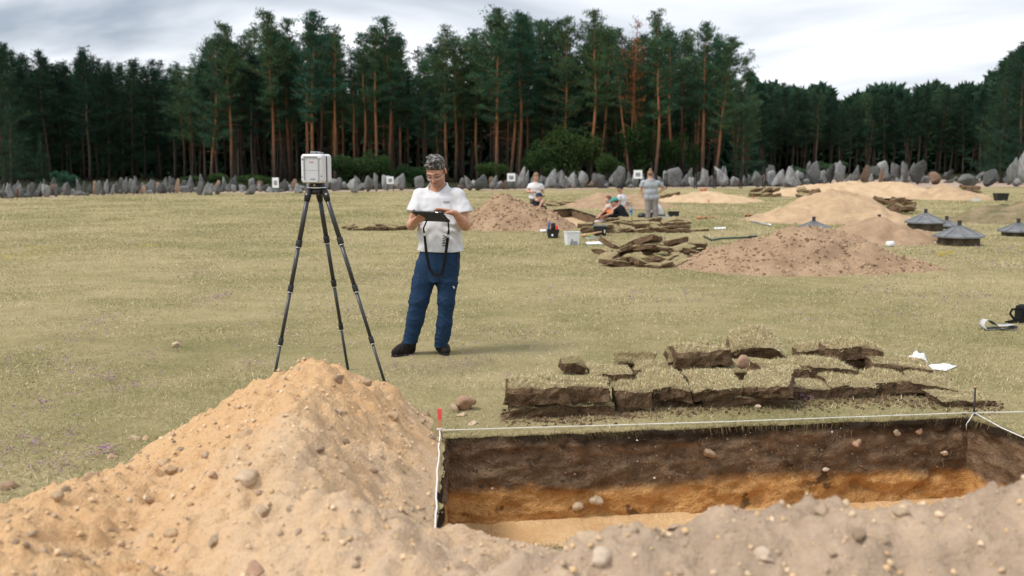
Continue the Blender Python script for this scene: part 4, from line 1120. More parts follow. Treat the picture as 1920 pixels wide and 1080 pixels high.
keep = rng.uniform(0, 1, len(x)) < np.clip(.72 + .55 * patch, .15, 1)
x, y, patch = x[keep], y[keep], patch[keep]
n = len(x)
Lg = rng.uniform(.014, .044, n) * (1 + .25 * np.clip(patch, -1, 1)) * np.clip(y / 16, 1, 1.9)
Wg = .0014 * np.clip(y / 6.5, 1, 8) * rng.uniform(.7, 1.7, n)
V, F, C = blades(np.stack([x, y, np.full(n, .001)], 1), Lg, Wg)
g = np.repeat(np.clip(.5 - .55 * (fbm(x * .6, y * .8, 0, 4, 90) + .35 * fbm(x * 3, y * 3, 0, 2, 91)), 0, 1), 3)[:, None]
C = C * (1 - .5 * g) + np.array([0.19, 0.205, 0.072]) * .5 * g
pale = np.repeat(np.clip(fbm(x * .45 + 9, y * .6, 0, 4, 95) * 1.2 + .1, 0, 1), 3)[:, None]
C = C * (1 - .6 * pale) + np.array([0.60, 0.50, 0.325]) * .6 * pale
C = np.clip(C * np.array([1.10, 1.13, 1.10]), 0, .8)
tag(mobj('meadow_grass', V, F, M_BLADE, col=C), 'short dry straw-coloured grass of the meadow', 'grass', kind='stuff')
x, y = scatter(170000, 4.5, 32.0, .8)
kp = rng.uniform(0, 1, len(x)) < np.clip(.5 + .9 * fbm(x * 1.7, y * 1.7, 0, 3, 120), .03, 1); x, y = x[kp], y[kp]; n = len(x)
V, F, C = blades(np.stack([x, y, np.full(n, .004)], 1), rng.uniform(.025, .058, n), rng.uniform(.0014, .0026, n) * np.clip(y / 9, 1, 3), np.array([(0.70, 0.60, 0.42), (0.58, 0.47, 0.28), (0.16, 0.20, 0.065), (0.26, 0.27, 0.11), (0.30, 0.19, 0.10)]), [.32, .26, .18, .16, .08])
tag(mobj('straw_blades', V, F, M_BLADE, col=C), 'longer bleached straw and green blades in the near meadow', 'grass', kind='stuff')
# ragged fringe hanging over the trench edge
pts, idx = [], []
ring = HOLES[0][1]
for k in range(9000):
    i = rng.integers(0, len(ring)); a, b = ring[i], ring[(i + 1) % len(ring)]
    p = a.lerp(b, rng.uniform()); pts.append((p.x, p.y, .002))
pts = np.array(pts); ctr = np.array([sum(p.x for p in ring) / len(ring), sum(p.y for p in ring) / len(ring), 0])
ok = (near_h(pts[:, 0], pts[:, 1]) < .02) & (((pts[:, 0] - TA.x) > .12) | (pts[:, 1] > TA.y - .1)); pts = pts[ok]; n = len(pts)
inn = ctr - pts; inn /= np.linalg.norm(inn, axis=1)[:, None]; pts = pts - inn * rng.uniform(-.004, .02, n)[:, None]
V, F, C = blades(pts, rng.uniform(.02, .06, n), rng.uniform(.001, .002, n), np.array([(0.30, 0.23, 0.12), (0.2, 0.14, 0.07), (0.13, 0.085, 0.045), (0.22, 0.22, 0.09)]), [.35, .3, .2, .15])
V = V.reshape(-1, 3, 3); hang = rng.uniform(0, 1, n) < .5
V[hang, 2, 2] -= rng.uniform(.02, .07, hang.sum()); V[hang, 2, :2] = V[hang, 0, :2] + inn[hang, :2] * .025
tag(mobj('turf_fringe', V.reshape(-1, 3), F, M_BLADE, col=C), 'ragged roots and grass hanging over the trench edge', 'grass', kind='stuff')
# taller tufts round the roofed well covers and along sods
def petals(pts, size, pal, name, label):
    n = len(pts); a = rng.uniform(0, 6.28, n)
    D1 = np.stack([np.cos(a), np.sin(a), rng.uniform(-.3, .6, n)], 1); D2 = np.stack([-np.sin(a), np.cos(a), rng.uniform(.1, .9, n)], 1)
    V = np.stack([pts, pts + D1 * size[:, None], pts + D2 * size[:, None]], 1).reshape(-1, 3)
    c = pal[rng.choice(len(pal), n)] * rng.uniform(.8, 1.2, (n, 1))
    return tag(mobj(name, V, np.arange(n * 3).reshape(-1, 3), M_BLADE, col=np.repeat(c, 3, 0)), label, 'flowers', kind='stuff')
FL = [(200, 715, 40), (90, 760, 70), (85, 830, 90), (40, 850, 60), (110, 880, 60), (195, 855, 25), (400, 570, 40), (405, 560, 25), (300, 670, 60), (240, 730, 60), (470, 690, 40), (520, 600, 60), (150, 640, 60), (180, 610, 50),
      (520, 640, 50), (700, 590, 80), (880, 645, 50), (930, 630, 60), (900, 680, 40), (1000, 640, 60), (1180, 560, 80), (1760, 565, 60), (1830, 560, 60), (1730, 480, 120), (1700, 457, 40), (1860, 470, 80), (1880, 500, 60), (640, 660, 40),
      (720, 520, 80), (1040, 560, 70), (1300, 560, 60), (1500, 600, 60), (1700, 600, 60), (1640, 545, 60), (620, 590, 60), (760, 690, 50), (330, 520, 80), (60, 690, 90), (140, 700, 60), (1370, 742, 20), (1500, 752, 30), (960, 720, 25), (860, 690, 40)]
ps = []
for px, py, sp in FL:
    c = G(px, py); k = c.y / FPX
    m = int(34 * (1.0 if px < 300 else .7)); r_ = rng.normal(size=(m, 2)) * sp * k * .5
    q = np.stack([c.x + r_[:, 0], c.y + r_[:, 1] * 1.6, rng.uniform(.025, .06, m)], 1)
    q = q[rng.integers(0, m, m * 4)] + rng.normal(size=(m * 4, 3)) * np.array([.010, .010, .005]); ps.append(q)
ps = np.concatenate(ps); ok = free_ground(ps[:, 0], ps[:, 1]); ps = ps[ok]
petals(ps, rng.uniform(.007, .014, len(ps)) * np.clip(ps[:, 1] / 9, 1, 2.5), np.array([(0.34, 0.20, 0.34), (0.43, 0.29, 0.42), (0.25, 0.12, 0.22), (0.29, 0.14, 0.20)]), 'thyme_flowers', 'tiny purple thyme flowers scattered in the grass')
ps = []
for px, py, sp in [(20, 490, 60), (60, 480, 80), (280, 465, 30), (75, 470, 60), (1765, 482, 10), (1780, 480, 10), (600, 470, 40)]:
    c = G(px, py); k = c.y / FPX; m = 40; r_ = rng.normal(size=(m, 2)) * sp * k * .4
    q = np.stack([c.x + r_[:, 0], c.y + r_[:, 1], rng.uniform(.03, .08, m)], 1); ps.append(q[rng.integers(0, m, m * 3)] + rng.normal(size=(m * 3, 3)) * .012)
ps = np.concatenate(ps)
petals(ps, rng.uniform(.012, .022, len(ps)), np.array([(0.55, 0.42, 0.05), (0.6, 0.5, 0.12)]), 'yellow_flowers', 'yellow wildflowers in a green patch of the meadow')
# ------------------------------------------------------------------ people: smooth-blended distance fields meshed with surface nets
class SDF:
    def __init__(s, lo, hi, h):
        s.lo = np.array(lo, float); s.h = h
        s.n = np.ceil((np.array(hi, float) - s.lo) / h).astype(int) + 1
        s.D = np.full(s.n, 0.08, np.float32)
    def _blk(s, lo, hi, pad):
        a = np.clip(np.floor((np.array(lo) - pad - s.lo) / s.h).astype(int), 0, s.n); b = np.clip(np.ceil((np.array(hi) + pad - s.lo) / s.h).astype(int) + 1, 0, s.n)
        if (b <= a).any(): return None, None
        g = [s.lo[i] + s.h * np.arange(a[i], b[i]) for i in range(3)]
        X = np.stack(np.meshgrid(*g, indexing='ij'), -1)
        return tuple(slice(a[i], b[i]) for i in range(3)), X
    def _put(s, sl, d, k):
        o = s.D[sl]
        if k > 0:
            t = np.clip(0.5 + 0.5 * (o - d) / k, 0, 1); s.D[sl] = o + (d - o) * t - k * t * (1 - t)
        else: s.D[sl] = np.minimum(o, d)
    def cap(s, a, b, ra, rb, k=.02, cuts=(), sq=None):
        a, b = np.array(a, float), np.array(b, float); R_ = max(ra, rb)
        sl, X = s._blk(np.minimum(a, b) - R_, np.maximum(a, b) + R_, .05)
        if sl is None: return s
        ab = b - a; t = np.clip(((X - a) @ ab) / max(1e-9, ab @ ab), 0, 1)
        q = X - a - t[..., None] * ab
        if sq is not None:                    # flatten along a direction
            ax, f = np.array(sq[0], float), sq[1]; ax = ax / np.linalg.norm(ax); q = q + (q @ ax)[..., None] * ax * (1 / f - 1)
        d = np.linalg.norm(q, axis=-1) - (ra + (rb - ra) * t)
        for p, n in cuts:
            n = np.array(n, float); n = n / np.linalg.norm(n); d = np.maximum(d, (X - np.array(p)) @ n)
        s._put(sl, d, k); return s
    def ell(s, c, r, M=None, k=.02, cuts=()):
        c, r = np.array(c, float), np.array(r, float)
        sl, X = s._blk(c - r.max(), c + r.max(), .05)
        if sl is None: return s
        q = X - c
        if M is not None: q = q @ np.array(M)
        k0 = np.linalg.norm(q / r, axis=-1); k1 = np.linalg.norm(q / (r * r), axis=-1) + 1e-9
        d = k0 * (k0 - 1) / k1
        for p, n in cuts:
            n = np.array(n, float); n = n / np.linalg.norm(n); d = np.maximum(d, (X - np.array(p)) @ n)
        s._put(sl, d, k); return s
    def col(s, keys, yaw=0.0, k=.02):
        """upright elliptic column through (z, cx, cy, rx, ry)"""
        K = np.array(sorted(keys)); R_ = K[:, 3:].max()
        sl, X = s._blk((K[:, 1].min() - R_, K[:, 2].min() - R_, K[0, 0]), (K[:, 1].max() + R_, K[:, 2].max() + R_, K[-1, 0]), .04)
        z = X[..., 2]; cx, cy, rx, ry = (np.interp(z, K[:, 0], K[:, i]) for i in (1, 2, 3, 4))
        dx, dy = X[..., 0] - cx, X[..., 1] - cy; c, sn = math.cos(yaw), math.sin(yaw)
        u, v = dx * c + dy * sn, -dx * sn + dy * c
        q = np.sqrt((u / rx) ** 2 + (v / ry) ** 2); d = (q - 1) * np.minimum(rx, ry)
        d = np.maximum(d, np.maximum(K[0, 0] - z, z - K[-1, 0]))
        s._put(sl, d, k); return s
    def warp(s, fn):
        g = [s.lo[i] + s.h * np.arange(s.n[i]) for i in range(3)]
        m = np.abs(s.D) < 0.035; ii = np.nonzero(m)
        s.D[ii] += fn(g[0][ii[0]], g[1][ii[1]], g[2][ii[2]]); return s
    def mesh(s):
        D = s.D; S = D < 0; N = s.n - 1
        off = [(0, 0, 0), (1, 0, 0), (0, 1, 0), (1, 1, 0), (0, 0, 1), (1, 0, 1), (0, 1, 1), (1, 1, 1)]
        cnt = sum(S[o[0]:o[0] + N[0], o[1]:o[1] + N[1], o[2]:o[2] + N[2]].astype(np.int8) for o in off)
        act = np.argwhere((cnt > 0) & (cnt < 8)); idx = np.full(N, -1, np.int64); idx[tuple(act.T)] = np.arange(len(act))
        cv = np.stack([D[act[:, 0] + o[0], act[:, 1] + o[1], act[:, 2] + o[2]] for o in off], 1)
        pos, c = np.zeros((len(act), 3)), np.zeros(len(act))
        for a in range(8):
            for b in range(a + 1, 8):
                if sum(abs(off[a][i] - off[b][i]) for i in range(3)) != 1: continue
                va, vb = cv[:, a], cv[:, b]; m = (va < 0) != (vb < 0)
                t = np.where(m, va / np.where(m, va - vb, 1), 0)
                pos[m] += np.array(off[a]) + t[m, None] * (np.array(off[b]) - np.array(off[a])); c[m] += 1
        V = (act + pos / c[:, None]) * s.h + s.lo
        Fs = []
        for ax in range(3):
            u, v = (ax + 1) % 3, (ax + 2) % 3
            a = [slice(None)] * 3; b = [slice(None)] * 3; a[ax] = slice(0, -1); b[ax] = slice(1, None)
            e = np.argwhere(S[tuple(a)] != S[tuple(b)])
            e = e[(e[:, u] > 0) & (e[:, v] > 0) & (e[:, u] < N[u]) & (e[:, v] < N[v])]
            q = []
            for du, dv in ((1, 1), (0, 1), (0, 0), (1, 0)):
                g = e.copy(); g[:, u] -= du; g[:, v] -= dv; q.append(idx[tuple(g.T)])
            q = np.stack(q, 1); flip = S[tuple(e.T)]
            q[~flip] = q[~flip][:, ::-1]; Fs.append(q)
        F = np.concatenate(Fs); return V, F[(F >= 0).all(1)]
def smooth_mesh(V, F, it=2, lam=.5):
    E = np.concatenate([F[:, [i, (i + 1) % 4]] for i in range(4)]); E = np.concatenate([E, E[:, ::-1]])
    for _ in range(it):
        acc = np.zeros_like(V); c = np.zeros(len(V)); np.add.at(acc, E[:, 0], V[E[:, 1]]); np.add.at(c, E[:, 0], 1)
        V = V + lam * (acc / np.maximum(c, 1)[:, None] - V)
    return V
def skin_mat():
    t = MT('skin', .55, .35); c = t.attr(); n = t.noise(40, 3)
    t.base(t.mix(1.0, c, t.ramp(n, [(.3, .88), (.7, 1.1)]), 'MULTIPLY'))
    t.b.inputs['Subsurface Weight'].default_value = .08; t.b.inputs['Subsurface Radius'].default_value = (.01, .004, .002); t.b.inputs['Subsurface Scale'].default_value = 1.0
    return t.m
M_SKIN = skin_mat()
def cloth(name, c, var=.08, rough=.9, weave=260):
    t = MT(name, rough, .12); n = t.noise(9, 4, .6); w = t.noise(weave, 2)
    t.base(t.ramp(n, [(.3, tuple(x * (1 - var) for x in c)), (.7, tuple(min(1, x * (1 + var)) for x in c))])); t.bump(t.math('ADD', n, t.math('MULTIPLY', w, .3)), .25, .01)
    return t.m
def sobj(name, sdf, m, parent, sm=2, col=None):
    V, F = sdf.mesh(); V = smooth_mesh(V, F, sm)
    return mobj(name, V, F, m, parent, smooth=True, col=col(V) if col else None)
def rot_m(pitch, yaw, roll=0.0):      # head axes: looks along -Y, pitch down > 0, yaw > 0 turns to picture right
    return Matrix.Rotation(yaw, 3, 'Z') @ Matrix.Rotation(roll, 3, 'Y') @ Matrix.Rotation(pitch, 3, 'X')
def head_prims(s, c, M, k=1.0):
    c = np.array(c); Mn = np.array(M)
    W = lambda p: c + Mn @ (np.array(p) * k)
    E = lambda p, r, kk=.012: s.ell(W(p), np.array(r) * k, Mn, kk * k)
    C = lambda a, b, ra, rb, kk=.012: s.cap(W(a), W(b), ra * k, rb * k, kk * k)
    E((0, .018, .035), (.075, .095, .083)); E((0, -.028, -.025), (.064, .068, .086), .02); E((0, -.040, -.082), (.048, .046, .034), .02)
    E((0, -.066, -.104), (.022, .018, .016), .015)
    C((0, -.092, .004), (0, -.114, -.036), .007, .0115, .010); C((-.011, -.100, -.042), (.011, -.100, -.042), .008, .008, .006)
    C((-.046, -.076, .020), (-.012, -.088, .019), .011, .010, .010); C((.046, -.076, .020), (.012, -.088, .019), .011, .010, .010)
    for sx in (-1, 1):
        E((sx * .031, -.082, -.002), (.017, .012, .011), .006); E((sx * .042, -.062, -.036), (.024, .026, .024), .02)
        s.ell(W((sx * .077, .012, -.012)), np.array((.010, .019, .032)) * k, Mn @ np.array(Matrix.Rotation(sx * .35, 3, 'Z')), .006 * k)
    C((-.019, -.090, -.066), (.019, -.090, -.066), .006, .006, .006); C((-.015, -.088, -.076), (.015, -.088, -.076), .006, .006, .006)
    return W
def hand_prims(s, wrist, fwd, nrm, thumb_side, curls, spread=.06, k=1.0, thumb=(.7, .5), kk=.006):
    """fwd: finger direction, nrm: the way the palm faces, thumb_side: +1/-1 along fwd x nrm"""
    w = Vector(wrist); f = Vector(fwd).normalized(); n = Vector(nrm); n = (n - f * n.dot(f)).normalized(); l = f.cross(n) * thumb_side
    kn = []
    for i, (o, L) in enumerate(((.030, .085), (.010, .090), (-.010, .086), (-.028, .077))):
        kp = w + f * L * k + l * o * k; kn.append(kp)
        s.cap(w + l * o * .55 * k, kp, .0165 * k, .0115 * k, .012)
    for i, kp in enumerate(kn):
        d = (f + l * spread * (1.5 - i)).normalized(); p = kp
        for j, (L, ra, rb) in enumerate(((.043, .0100, .0090), (.027, .0090, .0082), (.021, .0082, .0068))):
            L *= k * (1.0, 1.08, 1.0, .82)[i]; a = curls[i] * (.8, 1.0, .7)[j]
            d = (Matrix.Rotation(a, 3, f.cross(n)) @ d).normalized(); q = p + d * L
            s.cap(p, q, ra * k, rb * k, kk); p = q
    b = w + f * .022 * k + l * .022 * k; d = (f * .55 + l * .75 + n * thumb[0]).normalized()
    p1 = b + d * .042 * k; d2 = (f * .9 + l * .25 + n * thumb[1]).normalized(); p2 = p1 + d2 * .032 * k; p3 = p2 + (d2 + n * .25).normalized() * .026 * k
    s.cap(b, p1, .0145 * k, .0115 * k, .010); s.cap(p1, p2, .0112 * k, .0098 * k, kk); s.cap(p2, p3, .0098 * k, .0075 * k, kk)

# ---------------- the man with the tablet
MROOT = G(816, 664)
def mp(px, py, dy=0.0): return P(px, py, MROOT.y + dy) - MROOT
SKIN1 = np.array([0.50, 0.265, 0.175])
man = thing('person', 'man in white t-shirt and navy trousers looking down at a tablet', 'person', MROOT)
psi = R(19); th = R(27)
ta = Vector((math.cos(psi), -math.sin(psi), -0.02)).normalized()
fwd_h = Vector((-math.sin(psi), -math.cos(psi), 0)); tu = (fwd_h * math.cos(th) + Vector((0, 0, 1)) * math.sin(th)).normalized()
tn = ta.cross(tu).normalized()
if tn.z < 0: tn = -tn                         # screen normal, up and towards the man
tc = mp(808, 405.5, -.30)
S = {'L': mp(788, 367, .05), 'R': mp(858, 366, -.05)}
Eb = {'L': mp(772, 422, -.02), 'R': mp(873, 423, -.09)}
kL = tc - ta * .125 - tu * .030 - tn * .024
wL = kL - ta * .060 - tu * .045 - tn * .012
kR = tc + ta * .135 + tu * .030 + tn * .040
wR = kR + ta * .070 - tu * .050 + tn * .006
hc = mp(817.5, 320, -.045); HM = rot_m(R(33), R(-16), R(-3))
body = SDF((-.40, -.55, .85), (.42, .30, 1.86), .0042)
W = head_prims(body, hc, HM, 1.04)
nb = mp(822, 356, .045)
body.cap(W((0, .022, -.05)), nb, .056, .060, .03); body.cap(nb, mp(822, 400, .04), .07, .10, .03)
body.cap(nb - Vector((0, 0, .02)), S['L'], .035, .038, .02); body.cap(nb - Vector((0, 0, .02)), S['R'], .035, .038, .02)
for q, w_ in (('L', wL), ('R', wR)):
    body.cap(S[q], Eb[q], .044, .043, .02)
    mid = Eb[q].lerp(w_, .35); body.cap(Eb[q], mid, .042, .044, .02); body.cap(mid, w_, .043, .027, .02)
hand_prims(body, wL, kL - wL, tn, 1, [.10, .14, .18, .22], k=1.02, thumb=(1.2, 1.0))
hand_prims(body, wR, (kR - wR), -tn, 1, [.10, .14, .18, .20], k=1.02, thumb=(.5, .3))
Wi = np.array(HM).T
def man_col(V):
    c = np.repeat(SKIN1[None], len(V), 0); q = (V - np.array(hc)) @ np.array(HM) / 1.04
    r = np.exp(-((q[:, 0] / .021) ** 2 + ((q[:, 2] + .071) / .0085) ** 2) ** 2) * (q[:, 1] < -.07)
    c = c * (1 - r[:, None]) + np.array([.40, .125, .10]) * r[:, None]
    st = np.clip(1 - np.maximum(0, q[:, 2] + .045) / .02, 0, 1) * (q[:, 1] < -.01) * (q[:, 2] > -.125) * (np.abs(q[:, 0]) < .062) * (1 - r) * .30
    c = c * (1 - st[:, None]) + np.array([.17, .11, .085]) * st[:, None]
    br = np.exp(-(((np.abs(q[:, 0]) - .030) / .020) ** 2 + ((q[:, 2] - .022) / .0055) ** 2) ** 2) * (q[:, 1] < -.06)
    c = c * (1 - .85 * br[:, None]) + np.array([.06, .045, .04]) * .85 * br[:, None]
    ey = np.exp(-(((np.abs(q[:, 0]) - .031) / .014) ** 2 + ((q[:, 2] + .007) / .0035) ** 2) ** 2) * (q[:, 1] < -.07)
    c = c * (1 - .85 * ey[:, None]) + np.array([.05, .03, .025]) * .85 * ey[:, None]
    red = np.exp(-((q[:, 0] / .018) ** 2 + ((q[:, 2] + .038) / .016) ** 2)) * (q[:, 1] < -.08) + (np.abs(q[:, 0]) > .074) * (np.abs(q[:, 2]) < .05)
    return c * (1 + np.clip(red, 0, 1)[:, None] * np.array([.12, -.08, -.10]))
sobj('body', body, M_SKIN, man, 1, man_col)
# hair
hs = SDF(np.array(hc) - .17, np.array(hc) + .17, .0042)
Hn = np.array(HM); HW = lambda p: np.array(hc) + Hn @ (np.array(p) * 1.04)
cut1 = (HW((0, -.078, .054)), Hn @ np.array((0, -.56, -.80))); cut2 = (HW((0, .05, -.055)), Hn @ np.array((0, 0.1, -1)))
hs.ell(HW((0, .022, .044)), (.085, .104, .086), Hn, .01, [cut1, cut2])
for i in range(16):
    a = random.uniform(-1, 1); f = random.uniform(-.075, .06)
    p0 = HW((a * .055, f, .105 + .018 * (1 - abs(a)) - .25 * max(0, -f - .02)))
    p1 = HW((a * .055 - .014, f - .014, .115 + .008 * random.random() - .3 * max(0, -f - .03))); hs.cap(p0, p1, .016, .008, .012)
hs.cap(HW((-.055, -.055, .085)), HW((.02, -.080, .083)), .016, .012, .015)
hs.warp(lambda x, y, z: .003 * fbm(x * 50 + z * 40, y * 100, z * 45, 2, 4))
def hair_mat():
    t = MT('greying_hair', .6, .3); n = t.noise(1.0, 4, .7, vec=t.map((26, 75, 30), (.4, .2, .5)))
    t.base(t.ramp(n, [(.40, (.016, .014, .013)), (.52, (.065, .058, .053)), (.64, (.33, .315, .295))])); t.bump(n, .6, .005); return t.m
sobj('hair', hs, hair_mat(), man, 1)
# glasses
M_FRAME = plain('dark_glasses_frame', (.03, .035, .045), .3, .5)
M_FRAME2 = plain('pale_rim', (.6, .6, .62), .25, .5)
gl = MB(); rims = MB()
for sx in (-1, 1):
    pts = [HW((sx * .033 + .024 * math.cos(a), -.101 + .010 * abs(math.cos(a)) * (1 if sx * math.cos(a) > 0 else 0), -.010 + .016 * math.sin(a))) for a in np.linspace(0, 2 * math.pi, 21)]
    gl.tube(pts[:11], .0018, 6); rims.tube(pts[10:], .0026, 6)
    gl.tube([HW((sx * .057, -.092, -.004)), HW((sx * .073, -.05, -.002)), HW((sx * .078, .01, .004))], .0028, 6)
gl.tube([HW((-.010, -.103, -.006)), HW((0, -.108, -.004)), HW((.010, -.103, -.006))], .0016, 6)
go = gl.build('glasses', M_FRAME, man, True); rims.build('lower_rim', M_FRAME2, go, True)
# t-shirt
M_TEE = cloth('white_cotton', (.62, .625, .645), .03)
ts = SDF((-.42, -.42, .82), (.46, .32, 1.60), .0055)
yaw = -psi
hem = mp(826, 471, 0).z
ts.col([(hem, *mp(825.5, 471, .0)[:2], .208, .142), (hem + .10, *mp(824.5, 450, .0)[:2], .203, .140), (hem + .24, *mp(824, 420, .0)[:2], .197, .134), (1.30, *mp(824, 385, .01)[:2], .192, .130),
        (1.40, *mp(823, 365, .02)[:2], .172, .116), (1.45, *mp(823, 352, .03)[:2], .125, .092), (1.49, *mp(822, 345, .04)[:2], .095, .082), (1.53, *mp(822, 345, .05)[:2], .082, .074)], yaw, .02)
for q in 'LR':
    s0, e0 = S[q], Eb[q]; end = s0.lerp(e0, .60)
    ts.cap(nb + Vector((0, 0, -.018)), s0, .056, .056, .03)
    side = -1 if q == 'L' else 1
    ts.cap(s0, end + (end - s0) * .3 + Vector((side * .012, 0, 0)), .060, .084, .03, [(end + Vector((0, 0, .0)), (e0 - s0))])
# neck opening, so the collar ends cleanly
sl_c = np.array(W((0, -.02, -.10)))
g_ = [ts.lo[i] + ts.h * np.arange(ts.n[i]) for i in range(3)]
Xc = np.stack(np.meshgrid(*g_, indexing='ij'), -1)
nk = np.array(nb) + np.array((-.006, -.02, .035))
kd = (np.sqrt(((Xc[..., 0] - nk[0]) / .080) ** 2 + ((Xc[..., 1] - nk[1]) / .088) ** 2) - 1) * .08
zc = (nk[2] - .030 + .42 * (Xc[..., 1] - nk[1])) - Xc[..., 2]
ts.D = np.maximum(ts.D, -np.maximum(kd, zc)).astype(np.float32)
def tee_fold(x, y, z):
    nkd = np.sqrt((x - nk[0]) ** 2 + (y - nk[1]) ** 2 + (z - nk[2]) ** 2); quiet = np.clip((nkd - .10) * 12, 0, 1)
    f = .0075 * np.sin(46 * (z + .8 * np.abs(x - .03)) + 5 * fbm(x * 6, y * 6, z * 4, 2, 3)) * np.clip((1.38 - z) * 4, 0, 1) * np.clip(.35 + np.abs(x - .03) * 4, 0, 1)
    f += .010 * fbm(x * 9, y * 9, z * 6, 3, 6) + .006 * np.sin(52 * x + 5 * fbm(x * 3, y * 3, z * 3, 2, 8)) * np.clip((1.06 - z) * 6, 0, 1)
    return f * quiet * np.clip((z - hem) * 14, .12, 1)
ts.warp(tee_fold)
tee = sobj('t_shirt', ts, M_TEE, man, 2)
mb = MB(); mb.tube([(nk[0] + .079 * math.cos(a), nk[1] + .087 * math.sin(a), nk[2] - .030 + .42 * .087 * math.sin(a) - .001) for a in np.linspace(0, 6.2832, 41)], .0065, 8); mb.build('collar', M_TEE, tee, True)
# trousers
M_NAVY = cloth('navy_softshell', (.0145, .036, .078), .14, .75)
tr = SDF((-.40, -.30, .06), (.40, .30, 1.02), .0055)
tr.col([(.66, *mp(818, 516, .0)[:2], .175, .12), (.78, *mp(821, 490, .0)[:2], .192, .135), (.90, *mp(824, 470, .0)[:2], .190, .130), (.97, *mp(824, 455, .0)[:2], .18, .125)], yaw, .02)
legs = {'L': [mp(799, 500, .0), mp(793, 530, -.01), mp(786, 563, -.03), mp(778, 600, -.02), mp(769, 640, .0)], 'R': [mp(840, 500, -.02), mp(839, 530, -.03), mp(836.5, 566, -.05), mp(834, 605, -.04), mp(826.5, 648, -.02)]}
rad = {'L': [.095, .093, .084, .076, .065], 'R': [.093, .089, .074, .067, .055]}
for q in 'LR':
    for i in range(4):
        cuts = [(legs[q][4] + Vector((0, 0, -.012)), (.0, 0, -1))] if i == 3 else ()
        b = legs[q][i + 1] + ((legs[q][4] - legs[q][3]) * .2 if i == 3 else Vector())
        tr.cap(legs[q][i], b, rad[q][i], rad[q][i + 1], .025, cuts)
def tr_fold(x, y, z):
    kn = np.exp(-((z - .47) / .10) ** 2) + 1.3 * np.exp(-((z - .14) / .08) ** 2) + .5 * np.exp(-((z - .70) / .08) ** 2)
    return -.0065 * kn * (1 - np.abs(np.sin(42 * z + 26 * x + 5 * fbm(x * 6, y * 6, z * 4, 2, 11)))) ** 3 + .005 * fbm(x * 9, y * 9, z * 5, 3, 12) - .006 * (1 - np.abs(np.sin(11 * (x * 1.2 + z) + 3 * fbm(x * 4, y * 4, z * 4, 2, 13)))) ** 4
tr.warp(tr_fold)
trs = sobj('trousers', tr, M_NAVY, man, 1)
# boots
M_BOOT = cloth('dark_boot_leather', (.018, .015, .014), .4, .7, 90)
M_SOLE = plain('rubber_sole', (.022, .022, .022), .8)
M_LACE = plain('grey_lace', (.16, .15, .14), .8)
for q, toe, heel in (('L', G(737, 669.5) - MROOT, G(776, 661) - MROOT), ('R', G(840, 669) - MROOT, G(824, 657) - MROOT)):
    toe.z = heel.z = 0; d = (toe - heel).normalized(); L = .285; toe = heel + d * L; ank = legs[q][4]; sd = d.cross(Vector((0, 0, 1)))
    b = SDF(np.minimum(np.array(heel), np.array(toe)) - .10, np.maximum(np.array(heel), np.array(toe)) + np.array((.10, .10, .26)), .0048)
    z = Vector((0, 0, 1)); he = heel + d * .05
    b.cap(he + z * .045, Vector((ank.x, ank.y, .10)), .046, .050, .02); b.cap(Vector((ank.x, ank.y, .09)), Vector((ank.x, ank.y, .17)), .050, .055, .02)
    b.cap(he + z * .045, heel + d * .17 + z * .045, .043, .046, .03); b.cap(heel + d * .17 + z * .042, heel + d * .235 + z * .036, .047, .042, .03, sq=((0, 0, 1), .85)); b.cap(heel + d * .10 + z * .09, heel + d * .20 + z * .052, .038, .036, .03)
    b.D = np.maximum(b.D, (.012 - (b.lo[2] + b.h * np.arange(b.n[2])))[None, None, :].astype(np.float32))
    b.warp(lambda x, y, z: .003 * fbm(x * 40, y * 40, z * 40, 2, 5))
    bo = sobj('boot', b, M_BOOT, man, 1)
    so = MB(); ring = []
    for t in np.linspace(0, 2 * math.pi, 24, endpoint=False):
        u = .5 - .5 * math.cos(t); wd = .046 * math.sin(t) * (1.05 if u > .5 else .9); ring.append(heel + d * (u * L) + sd * wd)
    so.add([p for p in ring] + [p + z * .02 for p in ring], [tuple(range(23, -1, -1)), tuple(range(24, 48))] + [(i, (i + 1) % 24, 24 + (i + 1) % 24, 24 + i) for i in range(24)])
    so.build('sole', M_SOLE, bo)
    la = MB()
    for i in range(5):
        c = heel + d * (.10 + .024 * i) + z * (.128 - .014 * i); la.tube([c - sd * .028, c + z * .006 + d * .01, c + sd * .028], .003, 5)
    la.build('lace', M_LACE, bo)
# marks on the clothes
M_INK = plain('black_print', (.02, .02, .022), .7)
M_INK2 = plain('grey_print', (.16, .17, .20), .7)
M_WHITEINK = plain('white_print', (.75, .75, .75), .7)
def on_mesh(o, px, py, eps=.003):
    d = ray(px, py).normalized(); org = Vector((0, 0, CAMZ)) - MROOT
    ok, loc, nor, i = o.ray_cast(org, d)
    return (loc - d * eps) if ok else (org + d * MROOT.y)
def stroke(mb, o, pts, w):
    mb.tube([on_mesh(o, *p) for p in pts], w, 5)
bpy.context.view_layer.update()
ink = MB()
k = lambda x, y: (815 + x / 21.6, 425 + y / 21.6)
for pl in ([(330, 345), (420, 385), (480, 415)], [(320, 485), (400, 450), (480, 415)], [(325, 580), (400, 545), (480, 510)], [(320, 700), (340, 660), (375, 640), (410, 660), (430, 700)], [(310, 770), (380, 768), (450, 768)]):
    stroke(ink, tee, [k(*p) for p in pl], .0042)
ink.build('vertical_lettering', M_INK, tee)
ink = MB()
for row, y in enumerate((377.6, 380.2)):
    x = 831.0
    while x < 843.0:
        l = random.uniform(.8, 2.0); stroke(ink, tee, [(x, y), (min(843.4, x + l), y)], .0022); x += l + .5
ink.build('chest_print', M_INK2, tee)
ink = MB()
for r_ in (.010, .0065):
    pass
